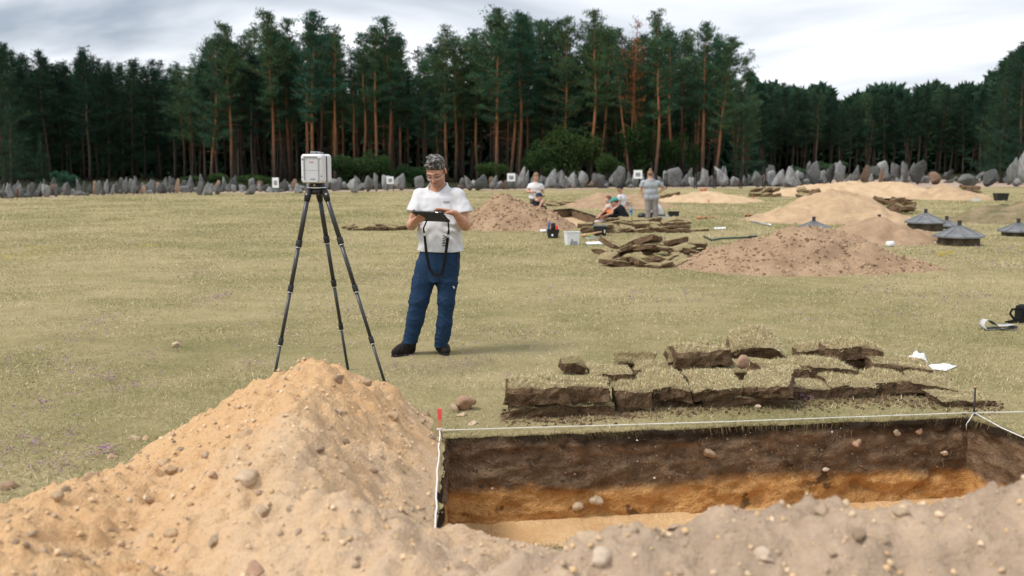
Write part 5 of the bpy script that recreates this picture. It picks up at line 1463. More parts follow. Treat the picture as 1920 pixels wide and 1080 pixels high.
for r0 in (4.2, 2.8, 1.5):
    stroke(ink, trs, [(849.0 + r0 * math.cos(a) * .55 + 1.0, 541.0 - r0 * math.sin(a)) for a in np.linspace(.1, 1.9, 5)], .0032)
ink.build('logo_patch', M_WHITEINK, trs)
ink = MB(); stroke(ink, trs, [(774, 518.3), (781, 519.2), (789, 519.4)], .003); stroke(ink, trs, [(856, 476), (857, 490), (857.5, 502)], .003)
ink.build('pocket_zip', M_INK, trs)

# ---------------- tablet with lanyard (held by the man)
M_TABLET = plain('black_rubber_case', (.014, .016, .017), .5, .4, .3, 300)
M_TAB2 = plain('blue_black_case_rim', (.03, .045, .065), .45, .4)
M_SCREEN = plain('dark_screen', (.02, .022, .025), .08, .6)
M_RING = plain('steel_ring', (.62, .62, .62), .25, .6, metal=.9)
M_STRAP = cloth('black_webbing', (.012, .012, .013), .2, .8)
tab = thing('tablet_computer', 'black rugged tablet with a hanging strap in the man\'s hands', 'tablet', MROOT + tc)
TM = Matrix((ta, tu, tn)).transposed()
mb = MB(); mb.box((0, 0, 0), (.275, .190, .018), TM, bev=.006); mb.build('case', M_TABLET, tab, False)
mb = MB(); mb.box(TM @ Vector((0, 0, .0105)), (.235, .155, .002), TM, bev=.0008); mb.build('screen', M_SCREEN, tab)
mb = MB()
for x in (-.09, -.01, .06): mb.box(TM @ Vector((x, .0955, .001)), (.05, .003, .009), TM, bev=.001)
mb.build('edge_button', M_TAB2, tab)
mb = MB(); mb.box(TM @ Vector((.092, .0955, -.004)), (.022, .003, .006), TM, bev=.001); mb.build('rating_label', M_RING, tab)
mb = MB()
for x in (-.12, .12):
    for y in (-.08, .08): mb.box(TM @ Vector((x, y, 0)), (.042, .036, .024), TM, bev=.008)
mb.build('corner_bumper', M_TABLET, tab)
mb = MB()
for i in range(14):
    x = -.10 + i * .0154; mb.box(TM @ Vector((x, 0, -.0095)), (.004, .15, .002), TM)
mb.build('grip_rib', M_TABLET, tab)
def tp(px, py, dy): return mp(px, py, dy) - tc
tl, trr = TM @ Vector((-.075, -.092, -.004)), TM @ Vector((.125, -.092, -.004))
sy = -.20
path = [tl, tp(794, 428, -.17), tp(796, 440, -.175), tp(799, 470, -.18), tp(802, 488, -.18), tp(806, 505, -.17), tp(813, 515, -.165), tp(820, 517, -.165), tp(829, 513, -.17), tp(833, 495, -.19), tp(836.5, 470, -.195), tp(840, 443, -.19), tp(841.5, 430, -.185), trr]
def ribbon(mb, pts, w, t=.002):
    V, F = [], []; n = len(pts)
    for i in range(n):
        a = (pts[min(i + 1, n - 1)] - pts[max(i - 1, 0)]).normalized(); s_ = a.cross(Vector((0, -1, .1))).normalized(); nn = a.cross(s_)
        for u, v in ((-1, -1), (1, -1), (1, 1), (-1, 1)): V.append(pts[i] + s_ * w[i] * u + nn * t * v)
    for i in range(n - 1):
        for j in range(4): F.append((i * 4 + j, i * 4 + (j + 1) % 4, i * 4 + 4 + (j + 1) % 4, i * 4 + 4 + j))
    F += [(3, 2, 1, 0), tuple(range(n * 4 - 4, n * 4))]; mb.add(V, F)
mb = MB(); ribbon(mb, path, [.006, .007, .010] + [.0125] * 3 + [.011] * 3 + [.0125] * 3 + [.007, .006]); mb.build('strap', M_STRAP, tab)
for px, py, dy in ((796, 439.5, -.18), (840, 442.5, -.20)):
    mb = MB(); c = tp(px, py, dy); mb.tube([c + Vector((.014 * math.cos(a), -.003, .010 * math.sin(a))) for a in np.linspace(0, 6.2832, 13)], .005, 6); mb.box(c, (.022, .010, .012), bev=.003); mb.build('strap_ring', M_RING, tab, True)
for px, py, dy in ((794.3, 424.5, -.185), (840.9, 422.5, -.20), (840.7, 428.5, -.198)):
    mb = MB(); mb.box(tp(px, py, dy), (.014, .008, .006), bev=.002); mb.build('strap_buckle', M_RING, tab)

# ---------------- the workers in the distance
def far_person(label, ppx, Y, J, cl, head, zbase=0.0, hres=.013, short=False):
    """J: joints as (px, py, dy). cl: colours"""
    root = P(ppx, 400, Y); root.z = zbase
    q = {k_: (P(v[0], v[1], Y + v[2]) - root) for k_, v in J.items()}
    o = thing('person', label, 'person', root, group='workers at the excavation')
    pts = np.array([list(v) for v in q.values()]); lo, hi = pts.min(0) - .30, pts.max(0) + .30
    skin = np.array(cl.get('skin', (.50, .28, .20)))
    b = SDF(lo, hi, hres)
    HMf = rot_m(R(head.get('pitch', 0)), R(head.get('yaw', 0))); hcf = q['head']
    Wf = head_prims(b, hcf, HMf, head.get('k', 1.0)); b.cap(Wf((0, .02, -.06)), q['neck'], .055, .06, .03)
    for s_ in 'LR':
        if 'e' + s_ not in q: continue
        b.cap(q['neck'], q['s' + s_], .05, .05, .03); b.cap(q['s' + s_], q['e' + s_], .05, .045, .02); b.cap(q['e' + s_], q['w' + s_], .045, .032, .02)
        d = (q['w' + s_] - q['e' + s_]).normalized(); nn = d.orthogonal()
        hand_prims(b, q['w' + s_], d, nn, 1, [.3, .35, .4, .45], k=1.05, kk=.004)
    b.cap(q['neck'], q['pel'], .09, .10, .04)
    for s_ in 'LR':
        if 'k' + s_ not in q: continue
        if short: b.cap(q['k' + s_], q['a' + s_], .055, .04, .02)
        else: b.cap(q['k' + s_], q['a' + s_], .045, .035, .02)
        b.cap(q['h' + s_], q['k' + s_], .06, .05, .02)
    sobj('body', b, M_SKIN, o, 1, lambda V: np.repeat(skin[None], len(V), 0))
    t = SDF(lo, hi, hres)
    up = (q['neck'] - q['pel'])
    wd = cl.get('w', .17)
    rt = (q['sR'] - q['sL']); rt.z = 0; rt = rt.normalized() if rt.length > .05 else Vector((1, 0, 0))
    for f, w_, r_ in ((.02, .55, .13), (.35, .45, .125), (.72, .50, .13)):
        c = q['pel'] + up * f; t.cap(c - rt * wd * w_, c + rt * wd * w_, r_, r_, .06)
        c2 = q['pel'] + up * min(1, f + .3); t.cap(c, c2, r_, r_ * .95, .05)
    for s_ in 'LR':
        t.cap(q['neck'] - up * .06, q['s' + s_], .07, .072, .03)
        if 'e' + s_ in q:
            f = cl.get('sleeve', .55); e = q['s' + s_].lerp(q['e' + s_], f)
            if f > 0: t.cap(q['s' + s_], e + (e - q['s' + s_]) * .2, .075, .08, .03, [(e, q['e' + s_] - q['s' + s_])])
    hemp = q['pel'] - up.normalized() * .06
    g = [t.lo[i] + t.h * np.arange(t.n[i]) for i in range(3)]; X = np.stack(np.meshgrid(*g, indexing='ij'), -1); u_ = np.array(up.normalized())
    t.D = np.maximum(t.D, -((X - np.array(hemp)) @ u_)).astype(np.float32); t.D = np.maximum(t.D, ((X - np.array(q['neck'] + up.normalized() * .03)) @ u_)).astype(np.float32)
    t.warp(lambda x, y, z: .008 * fbm(x * 9, y * 9, z * 7, 2, 3))
    sobj('t_shirt', t, cl['shirt'], o, 1)
    l = SDF(lo, hi, hres)
    hw = cl.get('hip', .12)
    l.cap(q['pel'] - rt * hw * .7, q['pel'] + rt * hw * .7, .125, .125, .04)
    for s_ in 'LR':
        if 'k' + s_ not in q: continue
        lr = cl.get('leg', (.10, .085, .065))
        l.cap(q['h' + s_], q['k' + s_], lr[0], lr[1], .04)
        if not short: l.cap(q['k' + s_], q['a' + s_], lr[1], lr[2], .03)
    l.warp(lambda x, y, z: .007 * fbm(x * 9, y * 9, z * 7, 2, 5))
    sobj('trousers', l, cl['legs'], o, 1)
    for s_ in 'LR':
        if 'a' + s_ in q and cl.get('shoe'):
            sh = SDF(q['a' + s_] - Vector((.25, .25, .15)), q['a' + s_] + Vector((.25, .25, .15)), hres); td = Vector(cl.get('toe', (0, -1, 0)))
            a = q['a' + s_] + Vector((0, 0, -.02)); sh.cap(a - td * .04, a + td * .15 + Vector((0, 0, -.02)), .045, .038, .02); sobj('shoe', sh, cl['shoe'], o, 1)
    hr = SDF(np.array(hcf) - .26, np.array(hcf) + .26, hres * .8); kk = head.get('k', 1.0); Hf = np.array(HMf)
    HWf = lambda p: np.array(hcf) + Hf @ (np.array(p) * kk)
    if head['hair']:
        hr.ell(HWf((0, .02, .04)), np.array((.088, .106, .090)) * kk, Hf, .01, [(HWf((0, -.072, .06)), Hf @ np.array((0, -.58, -.8))), (HWf((0, .05, -.085)), Hf @ np.array((0, .1, -1)))])
        if head.get('bun'): hr.ell(HWf(head['bun']), (.045, .045, .042), None, .012)
        if head.get('tail'): hr.cap(HWf((0, .10, .0)), HWf((.01, .14, -.12)), .035, .02, .02)
        sobj('hair', hr, head['hair'], o, 1)
    if head.get('cap'):
        cp = SDF(np.array(hcf) - .3, np.array(hcf) + .3, hres * .8)
        cp.ell(HWf((0, .012, .045)), np.array((.093, .112, .098)) * kk, Hf, .01, [(HWf((0, 0, .045)), Hf @ np.array((0, -.1, -1)))])
        if not head.get('back'): cp.cap(HWf((-.03, -.10, .055)), HWf((-.03, -.165, .040)), .045, .035, .01, sq=(Hf @ np.array((0, .3, 1)), .25)); cp.cap(HWf((.03, -.10, .055)), HWf((.03, -.165, .040)), .045, .035, .01, sq=(Hf @ np.array((0, .3, 1)), .25))
        sobj('cap', cp, head['cap'], o, 1)
    return o
M_WTEE = cloth('white_tee_cotton', (.64, .64, .65), .04)
M_BTEE = cloth('black_tee_cotton', (.016, .017, .02), .2)
M_GTEE = cloth('heather_grey_cotton', (.34, .36, .385), .06)
M_GLEG = cloth('grey_leggings', (.27, .245, .235), .06)
M_OLIVE = cloth('olive_work_trousers', (.13, .11, .085), .1)
M_BLEG = cloth('black_trousers', (.013, .014, .018), .2)
M_BROWNH = plain('light_brown_hair', (.22, .14, .08), .6, .3, .3, 120)
M_GINGER = plain('auburn_hair', (.16, .075, .035), .6, .3, .3, 120)
M_DARKH = plain('dark_brown_hair', (.05, .035, .025), .6, .3, .3, 120)
M_TEAL = cloth('teal_cap', (.06, .27, .24), .1)
M_BCAP = cloth('black_cap', (.018, .02, .024), .2)
M_NCAP = cloth('navy_cap', (.02, .04, .085), .2)
M_ORANGE = cloth('orange_vest', (.80, .20, .05), .1)
M_WSHOE = cloth('white_shoe', (.7, .7, .7), .05)
M_DSHOE = cloth('dark_shoe', (.04, .035, .03), .1)
far_person('standing worker in white t-shirt with hand on hip behind the brown heap', 1003, 35.5,
    dict(head=(1005, 331.5, -.05), neck=(1004.5, 344, 0), sL=(994, 348, .02), sR=(1014.5, 348, -.02), eL=(989, 359, -.05), wL=(999, 360, -.22), eR=(1018.5, 360, .02), wR=(1013.5, 353.5, .08), pel=(1003, 370, 0), hL=(998.5, 373, 0), hR=(1008, 373, 0), kL=(998, 394, 0), kR=(1008, 394, 0), aL=(997, 414, 0), aR=(1008, 414, 0)),
    dict(shirt=M_WTEE, legs=M_OLIVE, shoe=M_DSHOE, w=.17), dict(pitch=28, yaw=10, hair=M_BROWNH, k=1.12), zbase=-.36)
far_person('seated woman in black t-shirt and navy cap by the pale trench', 1006, 31.2,
    dict(head=(1011, 369.5, 0), neck=(1006.5, 378, .02), sL=(1001, 381, -.12), sR=(1007, 381, .16), eL=(1010, 393, -.26), wL=(1014, 382, -.24), eR=(1012, 391, .10), wR=(1017, 384, .02), pel=(1000, 394, .05), hL=(1002, 395, -.05), hR=(1004, 395, .10), kL=(1018, 391, -.12), kR=(1020, 391, .10), aL=(1024, 406, -.12), aR=(1026, 406, .10)),
    dict(shirt=M_BTEE, legs=M_BLEG, shoe=M_DSHOE, w=.13, hip=.10, toe=(1, -.2, 0)), dict(pitch=8, yaw=62, hair=M_GINGER, cap=M_NCAP, k=1.0), zbase=0)
far_person('bearded man in white t-shirt and black cap standing in a trench', 1166, 39.6,
    dict(head=(1162.5, 354.5, 0), neck=(1166, 366, .03), sL=(1161, 369, -.16), sR=(1171.5, 370, .16), eL=(1160, 381, -.18), wL=(1158, 390, -.2), eR=(1172, 382, -.06), wR=(1170, 392, -.12), pel=(1168, 391, 0), hL=(1165, 394, 0), hR=(1171, 394, 0), kL=(1165, 412, 0), kR=(1171, 412, 0), aL=(1165, 430, 0), aR=(1171, 430, 0)),
    dict(shirt=M_WTEE, legs=M_BLEG, shoe=M_DSHOE, w=.15, toe=(-1, -.3, 0)), dict(pitch=0, yaw=-58, hair=M_DARKH, cap=M_BCAP, k=1.15), zbase=-.85)
pw = far_person('seated woman with sunglasses on her head and orange patch, hugging her knees', 1138, 30.4,
    dict(head=(1140, 374, 0), neck=(1143, 384, .03), sL=(1139, 388, -.14), sR=(1146, 388, .14), eL=(1132, 396, -.24), wL=(1126, 402, -.22), eR=(1138, 398, .02), wR=(1128, 403, -.05), pel=(1146, 407, .05), hL=(1144, 408, -.05), hR=(1145, 408, .1), kL=(1131, 399, -.15), kR=(1133, 399, .05), aL=(1126, 413, -.15), aR=(1131, 413, .05)),
    dict(shirt=cloth('pale_pink_top', (.58, .47, .43), .06), legs=M_BLEG, shoe=M_WSHOE, w=.12, hip=.1, sleeve=0, toe=(-1, -.3, 0), skin=(.55, .32, .24)), dict(pitch=5, yaw=-60, hair=M_GINGER, k=1.0, tail=1), short=True)
og = SDF((-.25, -.45, .0), (.35, .25, .75), .014); c_ = P(1141.5, 397, 30.3) - P(1138, 400, 30.4); c_.z = P(1141, 397, 30.3).z; og.ell(c_ + Vector((0, -.10, 0)), (.09, .10, .07), None, .01); sobj('orange_cloth', og, M_ORANGE, pw, 1)
far_person('seated person in black t-shirt and teal cap in front of the trench', 1157, 29.3,
    dict(head=(1152, 379.5, 0), neck=(1158.5, 388, .03), sL=(1152, 392, -.16), sR=(1165, 391, .14), eL=(1146, 400, -.28), wL=(1139, 403, -.22), eR=(1160, 402, .0), wR=(1146, 404, -.05), pel=(1168, 406, .05), hL=(1164, 408, -.06), hR=(1167, 408, .12), kL=(1145, 405, -.22), kR=(1149, 404, .02), aL=(1140, 416, -.2), aR=(1145, 416, .02)),
    dict(shirt=M_BTEE, legs=M_BLEG, shoe=M_DSHOE, w=.17, hip=.12, toe=(-1, -.2, 0)), dict(pitch=10, yaw=-70, hair=M_DARKH, cap=M_TEAL, k=1.12))
far_person('woman with hair bun in grey t-shirt and grey leggings, seen from behind', 1221, 30.2,
    dict(head=(1219, 327, 0), neck=(1220, 338, 0), sL=(1206, 343, 0), sR=(1234, 343, 0), eL=(1201, 356, .05), wL=(1206, 366, .02), eR=(1246, 353, .08), wR=(1235, 361, .0), pel=(1221.5, 371, 0), hL=(1216, 374, 0), hR=(1227, 374, 0), kL=(1215.5, 393, 0), kR=(1229, 393, 0), aL=(1215, 411, 0), aR=(1230, 411, 0)),
    dict(shirt=M_GTEE, legs=M_GLEG, shoe=M_DSHOE, w=.20, hip=.15, leg=(.115, .09, .07), toe=(0, 1, 0), skin=(.52, .30, .22)), dict(pitch=-4, yaw=180, hair=M_BROWNH, bun=(0, .03, .15), k=1.0))
far_person('crouching person in white shirt half hidden behind the woman in grey', 1232, 32.3,
    dict(head=(1224, 382, -.1), neck=(1229, 388, .0), sL=(1226, 391, -.12), sR=(1236, 390, .12), eL=(1212, 398, -.16), wL=(1211, 405, -.2), eR=(1239, 398, .05), wR=(1238, 405, -.1), pel=(1236, 402, .1), hL=(1233, 404, 0), hR=(1237, 404, .15), kL=(1222, 404, -.22), kR=(1226, 404, .0), aL=(1226, 408, -.05), aR=(1231, 408, .05)),
    dict(shirt=M_WTEE, legs=M_BLEG, shoe=M_DSHOE, w=.15, toe=(-1, -.3, 0)), dict(pitch=30, yaw=-40, hair=M_DARKH, k=1.0))
# ------------------------------------------------------------------ tripod and scanner
M_CARBON = plain('carbon_tube', (.030, .032, .035), .38, .5, .2, 200)
M_BLKPL = plain('black_plastic', (.014, .014, .015), .5, .4)
M_ALU = plain('brushed_aluminium', (.55, .55, .55), .3, .5, .1, 90, .8)
M_SHELL = plain('white_scanner_shell', (.64, .65, .66), .4, .4, .02)
M_PANEL = plain('grey_white_panel', (.50, .52, .535), .45, .4, .02)
M_DKGREY = plain('dark_grey_window', (.07, .072, .08), .15, .6)
M_MIDGREY = plain('grey_handle', (.22, .23, .24), .5, .4)
M_RED = plain('red_print', (.55, .05, .06), .6)
TYc = 7.72
TP = P(594, 352, TYc); base0 = Vector((TP.x, TYc, 0))
tri = thing('survey_tripod', 'black carbon tripod with three spread legs carrying the white scanner', 'tripod', base0)
feet = [P(510.5, 727, 7.42), P(652.5, 697, 8.10), P(724.5, 727, 7.42)]
tops = [P(578, 362, 7.66), P(598, 362, 7.80), P(610, 362, 7.66)]
coll = [[457, 541, 641], [449, 531, 612], [452, 541, 638]]
for i in range(3):
    f = feet[i].copy(); f.z = 0; t0 = tops[i]; d = f - t0
    def at_row(py):
        lo_, hi_ = 0.0, 1.0
        for _ in range(40):
            m = (lo_ + hi_) / 2; q = t0 + d * m; dd = q - Vector((0, 0, CAMZ)); c, s_ = math.cos(PITCH), math.sin(PITCH)
            y_ = 540 - FPX * (s_ * dd.y + c * dd.z) / (c * dd.y - s_ * dd.z)
            if y_ < py: lo_ = m
            else: hi_ = m
        return lo_
    us = [0] + [at_row(r_) for r_ in coll[i]] + [1]
    rad_ = [.0185, .0160, .0135, .0110]
    root = MB(); root.tube([t0 - base0 - d * .004, t0 + d * us[1] - base0], rad_[0], 14); leg = root.build('leg', M_CARBON, tri, True)
    for k_ in range(1, 4):
        m = MB(); m.tube([t0 + d * us[k_] - base0, t0 + d * us[k_ + 1] - base0], rad_[k_], 12); m.build('leg_section', M_CARBON, leg, True)
        m = MB(); n = d.normalized(); c = t0 + d * us[k_] - base0
        m.tube([c - n * .028, c - n * .024, c + n * .024, c + n * .028], [rad_[k_ - 1] + .004, rad_[k_ - 1] + .006, rad_[k_ - 1] + .005, rad_[k_ - 1] + .003], 14); m.build('twist_lock', M_BLKPL, leg, True)
        m = MB(); m.tube([c + n * .027, c + n * .033], rad_[k_ - 1] + .0035, 14); m.build('metal_ring', M_ALU, leg, True)
    m = MB(); n = d.normalized(); m.tube([f - base0 - n * .05, f - base0], [.014, .006], 10); m.build('foot_spike', M_BLKPL, leg, True)
    m = MB(); c = t0 - base0; m.tube([c - n * .035, c + n * .02, c + n * .065], [.022, .026, .0215], 12); m.build('leg_hinge', M_BLKPL, leg, True)
    m = MB(); m.lathe([(.0, -.003), (.0085, -.003), (.0085, .003), (0, .003)], 12); ob = m.build('hinge_bolt', M_ALU, leg); ob.location = c + Vector(((-1, 0, 1)[i] * .010, -.026, -.006)); ob.rotation_euler = (math.pi / 2, 0, 0)
hz = P(594, 352.5, TYc).z
m = MB(); m.lathe([(.030, hz - .050), (.070, hz - .045), (.066, hz - .02), (.060, hz - .008), (.05, hz)], 24); m.build('apex', M_BLKPL, tri, True)
m = MB(); m.lathe([(.072, hz - .003), (.074, hz), (.074, hz + .006), (.072, hz + .008)], 28); m.build('top_plate', M_ALU, tri, True)
sz0 = hz + .009
scn = thing('laser_scanner', 'white boxy laser scanner mounted on the tripod', 'scanner', Vector((TP.x, TYc, sz0)), (0, 0, R(-12)))
m = MB(); m.lathe([(.062, 0), (.062, .016), (.056, .020), (.056, .030)], 24); m.build('mount_base', M_BLKPL, scn, True)
m = MB(); m.lathe([(0, -.004), (.010, -.004), (.010, .002), (0, .004)], 14); ob = m.build('brass_knob', plain('brass', (.5, .36, .15), .35, .5, metal=.8), scn, True); ob.location = (.006, -.060, .014); ob.rotation_euler = (math.pi / 2, 0, 0)
def rbox(w, d, h, z0, y0, r_, n=6):
    """box with rounded corners seen from the front, extruded along y, slightly domed"""
    mb = MB(); prof = []
    for cx, cz, a0 in ((w / 2 - r_, h - r_, 0), (-w / 2 + r_, h - r_, 90), (-w / 2 + r_, r_, 180), (w / 2 - r_, r_, 270)):
        for j in range(n + 1): a = R(a0 + 90 * j / n); prof.append((cx + r_ * math.cos(a), cz + r_ * math.sin(a)))
    N = len(prof); V, F = [], []
    lay = [(-d / 2, .90), (-d / 2 + .006, .965), (-d / 2 + .016, 1.0), (d / 2 - .016, 1.0), (d / 2 - .006, .965), (d / 2, .90)]
    for y, s_ in lay: V += [(p[0] * s_, y0 + y, z0 + h / 2 + (p[1] - h / 2) * s_) for p in prof]
    for i in range(len(lay) - 1):
        for j in range(N): F.append((i * N + j, i * N + (j + 1) % N, (i + 1) * N + (j + 1) % N, (i + 1) * N + j))
    F += [tuple(range(N)), tuple(range(len(lay) * N - 1, (len(lay) - 1) * N - 1, -1))]
    F = [f[::-1] for f in F]
    return mb.add(V, F)
W_, H_ = .176, .220
rbox(W_, .085, H_, .030, -.052, .022).build('front_shell', M_SHELL, scn)
rbox(W_, .070, H_, .030, .062, .022).build('rear_shell', M_SHELL, scn)
m = MB(); m.box((0, .008, .030 + H_ / 2), (W_ - .018, .05, H_ - .02), bev=.008); m.build('mirror_housing', M_DKGREY, scn)
rbox(.118, .006, .190, .042, -.0955, .016).build('battery_door', M_PANEL, scn)
m = MB(); m.box((-.004, -.0995, .030 + .098), (.135, .0012, .0016)); m.build('door_seam', plain('seam_grey', (.38, .39, .40), .6), scn)
m = MB(); m.box((-.004, .0, .030 + H_ + .010), (.050, .10, .022), bev=.006); m.box((.034, .0, .030 + H_ + .007), (.03, .07, .014), bev=.004); m.build('carry_handle', M_MIDGREY, scn)
for x, z, rr in ((-.072, .030 + .178, .0065), (.070, .030 + .182, .008), (.078, .030 + .052, .0055), (-.074, .030 + .045, .005)):
    m = MB(); m.lathe([(0, -.003), (rr, -.003), (rr, .002), (0, .002)], 14); ob = m.build('camera_lens', M_DKGREY, scn); ob.location = (x, -.0925, z); ob.rotation_euler = (math.pi / 2, 0, 0)
def text_part(txt, size, loc, rot, mtl, parent, name, depth=.0006):
    cu = bpy.data.curves.new(name, 'FONT'); cu.body = txt; cu.size = size; cu.align_x = 'CENTER'; cu.align_y = 'CENTER'; cu.extrude = depth
    tmp = bpy.data.objects.new('tmp', cu); COL.objects.link(tmp); bpy.context.view_layer.update()
    me = bpy.data.meshes.new_from_object(tmp.evaluated_get(bpy.context.evaluated_depsgraph_get())); me.name = name
    bpy.data.objects.remove(tmp); bpy.data.curves.remove(cu)
    me.materials.clear(); me.materials.append(mtl)
    o = link(name, me, parent, loc, rot); return o
text_part('Leica', .017, (.002, -.0992, .030 + .160), (math.pi / 2, 0, 0), M_RED, scn, 'maker_lettering')
text_part('RTC360', .012, (.010, -.0992, .030 + .030), (math.pi / 2, 0, 0), M_BLKPL, scn, 'model_lettering')

# ------------------------------------------------------------------ stakes and string round the trench
M_WOOD = plain('pale_wood', (.55, .30, .15), .8, .2, .15, 40)
M_REDPAINT = plain('red_paint', (.80, .10, .10), .6, .3, .05)
M_STRING = plain('white_string', (.78, .78, .76), .8, .2, .05)
M_IRON = plain('dark_iron', (.035, .03, .028), .6, .4, .3)
sk = G(824.5, 812); stake = thing('marker_stake', 'wooden stake with red painted tip at the trench corner', 'stake', sk)
hs_ = P(824.5, 766, sk.y).z
m = MB(); m.box((0, 0, hs_ * .27 - .05), (.026, .010, hs_ * .55 + .1), bev=.001); m.build('stake_post', M_WOOD, stake)
m = MB(); m.box((0, 0, hs_ * .55 + hs_ * .22), (.026, .010, hs_ * .45), bev=.001); m.build('painted_tip', M_REDPAINT, stake)
pg = G(1826, 779); peg = thing('iron_peg', 'dark iron peg at the far right trench corner', 'peg', pg)
hp = P(1826, 724, pg.y).z
m = MB(); m.tube([(0, 0, -.06), (0, 0, hp - .01)], .0075, 8); m.build('rod', M_IRON, peg, True)
m = MB(); m.tube([(0, 0, hp - .01), (0, 0, hp)], .010, 8); m.build('peg_head', M_WOOD, peg, True)
zs_, zp_ = P(824.5, 809, sk.y).z, P(1826, 776, pg.y).z
def string(label, pts, r_=.0032, wob=0.0):
    P_ = []
    for i in range(len(pts) - 1):
        n = max(2, int((pts[i + 1] - pts[i]).length / .12))
        for k_ in range(n):
            q = pts[i].lerp(pts[i + 1], k_ / n); 
            if wob: q = q + Vector((wob * math.sin(k_ * 1.3 + i), 0, wob * .5 * math.sin(k_ * 2.1)))
            P_.append(q)
    P_.append(pts[-1]); m = MB(); m.tube(P_, r_, 6)
    return tag(m.build('guide_string', M_STRING, None, True), label, 'string')
a_, b_ = Vector((sk.x, sk.y - .008, max(zs_, .02))), Vector((pg.x, pg.y, max(zp_, .02)))
string('taut white string along the back edge of the open trench', [a_, a_.lerp(b_, .5) + Vector((0, 0, -.006)), b_])
def lift(px, py): 
    q = hit(px, py, near_h); return q + Vector((0, 0, .012))
string('white string hanging down the left side of the trench from the red stake', [a_ + Vector((0, -.006, 0)), G(822.5, 850, .02), G(818.5, 900, .015), G(819, 950, .015), G(816.5, 1000, .02), G(815, 1050, .05)], .0045, .004)
string('white string running right from the iron peg', [b_, P(1940, 772, pg.y + .05)])
string('white string running toward the viewer from the iron peg', [b_, G(1880, 803, .02), G(1960, 838, .02)])
string('loose end of white string below the iron peg', [b_, G(1818, 787, .015), G(1811, 793, .0) + Vector((0, -.01, -.005)), wallpt(1809, 806, .02)], .003)
m = MB(); m.tube([Vector((sk.x + .016 * math.cos(t), sk.y + .010 * math.sin(t), a_.z + .006 * t / 6.28)) for t in np.linspace(0, 12.5, 26)], .0035, 5)
tag(m.build('string_knot', M_STRING, None, True), 'white string knotted round the red-tipped stake', 'string')

# ------------------------------------------------------------------ plastic bag, curled hat, strap on the right
M_BAG = MT('thin_white_plastic', .25, .5); M_BAG.base((.82, .83, .84)); M_BAG.b.inputs['Transmission Weight'].default_value = .15; M_BAG.b.inputs['Alpha'].default_value = .92; M_BAG = M_BAG.m
def crumple(name, outline, m, seed, amp, label, cat, sub=14):
    ctr = sum(outline, Vector()) / len(outline); V, F = [ctr + Vector((0, 0, amp))], []; n = len(outline)
    for k_ in range(1, sub + 1):
        for i in range(n):
            q = ctr.lerp(outline[i], k_ / sub); e = 1 - (k_ / sub) ** 4
            V.append(Vector((q.x, q.y, .008 + q.z + amp * e * (.7 + .9 * abs(float(fbm(q.x * 14, q.y * 14, 0, 3, seed)))))))
    for i in range(n): F.append((0, 1 + i, 1 + (i + 1) % n))
    for k_ in range(sub - 1):
        for i in range(n): a0 = 1 + k_ * n; F.append((a0 + i, a0 + n + i, a0 + n + (i + 1) % n, a0 + (i + 1) % n))
    return tag(mobj(name, V, F, m, smooth=True), label, cat)
def outl(pts, n=6):
    o = []
    for i in range(len(pts)):
        a, b = G(*pts[i]), G(*pts[(i + 1) % len(pts)])
        for k_ in range(n): o.append(a.lerp(b, k_ / n))
    return o
bag = thing('plastic_bag', 'crumpled white plastic bag on the grass right of the turf stack', 'bag', (0, 0, 0))
b1 = crumple('bag_body', outl([(1698, 676), (1712, 668), (1735, 670), (1741, 682), (1730, 691), (1708, 686)]), M_BAG, 3, .045, None, None); b1.parent = bag
b2 = crumple('bag_tail', outl([(1735, 686), (1752, 686), (1795, 688), (1774, 697), (1748, 694)]), M_BAG, 5, .018, None, None); b2.parent = bag
M_FELT = cloth('pale_grey_felt', (.50, .49, .48), .06); M_FELTIN = cloth('grey_felt_lining', (.26, .26, .255), .06)
hat = G(1877, 620)
hk = hat.y / FPX
ht = thing('curled_hat', 'pale grey soft hat brim curled up at both ends on the grass', 'hat', hat)
V, F, Mi = [], [], []; n = 64
prof_ = [(-33, 11), (-27, 18.5), (-21, 20), (-13, 15), (-5, 9), (4, 8.5), (14, 9), (24, 11), (30, 10), (33, 6), (30, 1.5), (22, .5), (10, 3), (0, 3.5), (-8, 2), (-18, .5), (-27, 1.5), (-32, 5)]
def cr(P_, t):
    n_ = len(P_); i = int(t) % n_; f = t - int(t); p = [np.array(P_[(i + k_) % n_], float) for k_ in (-1, 0, 1, 2)]
    return .5 * (2 * p[1] + (p[2] - p[0]) * f + (2 * p[0] - 5 * p[1] + 4 * p[2] - p[3]) * f * f + (3 * p[1] - p[0] - 3 * p[2] + p[3]) * f ** 3)
for i in range(n):
    x_, z_ = cr(prof_, i / n * len(prof_)); 
    for dep_, off_ in ((0, 0), (.16, 1), ): 
        sc_ = 1 - .12 * off_
        V.append((x_ * hk * sc_, dep_ + .02 * math.sin(i * .4), max(.003, z_ * hk * 1.02 * sc_)))
    q_ = np.array((x_, z_)) * .93 + np.array((0, .5))
    for dep_, off_ in ((.16, 1), (0, 0)): 
        sc_ = 1 - .12 * off_
        V.append((q_[0] * hk * sc_, dep_ + .02 * math.sin(i * .4), max(.006, q_[1] * hk * sc_)))
for i in range(n):
    j = (i + 1) % n
    for k_ in range(4):
        F.append((i * 4 + k_, j * 4 + k_, j * 4 + (k_ + 1) % 4, i * 4 + (k_ + 1) % 4)); Mi.append(1 if k_ == 2 else 0)
ho = link('brim', new_mesh('brim', V, F, [M_FELT, M_FELTIN], smooth=True, midx=Mi), ht)
bs = thing('black_strap_bag', 'black webbing straps of a bag cut by the right edge', 'bag', G(1912, 606))
o_ = G(1912, 606)
m = MB(); R_ = lambda x, y, dz=0: P(x, y, o_.y) - o_ + Vector((0, dz, 0))
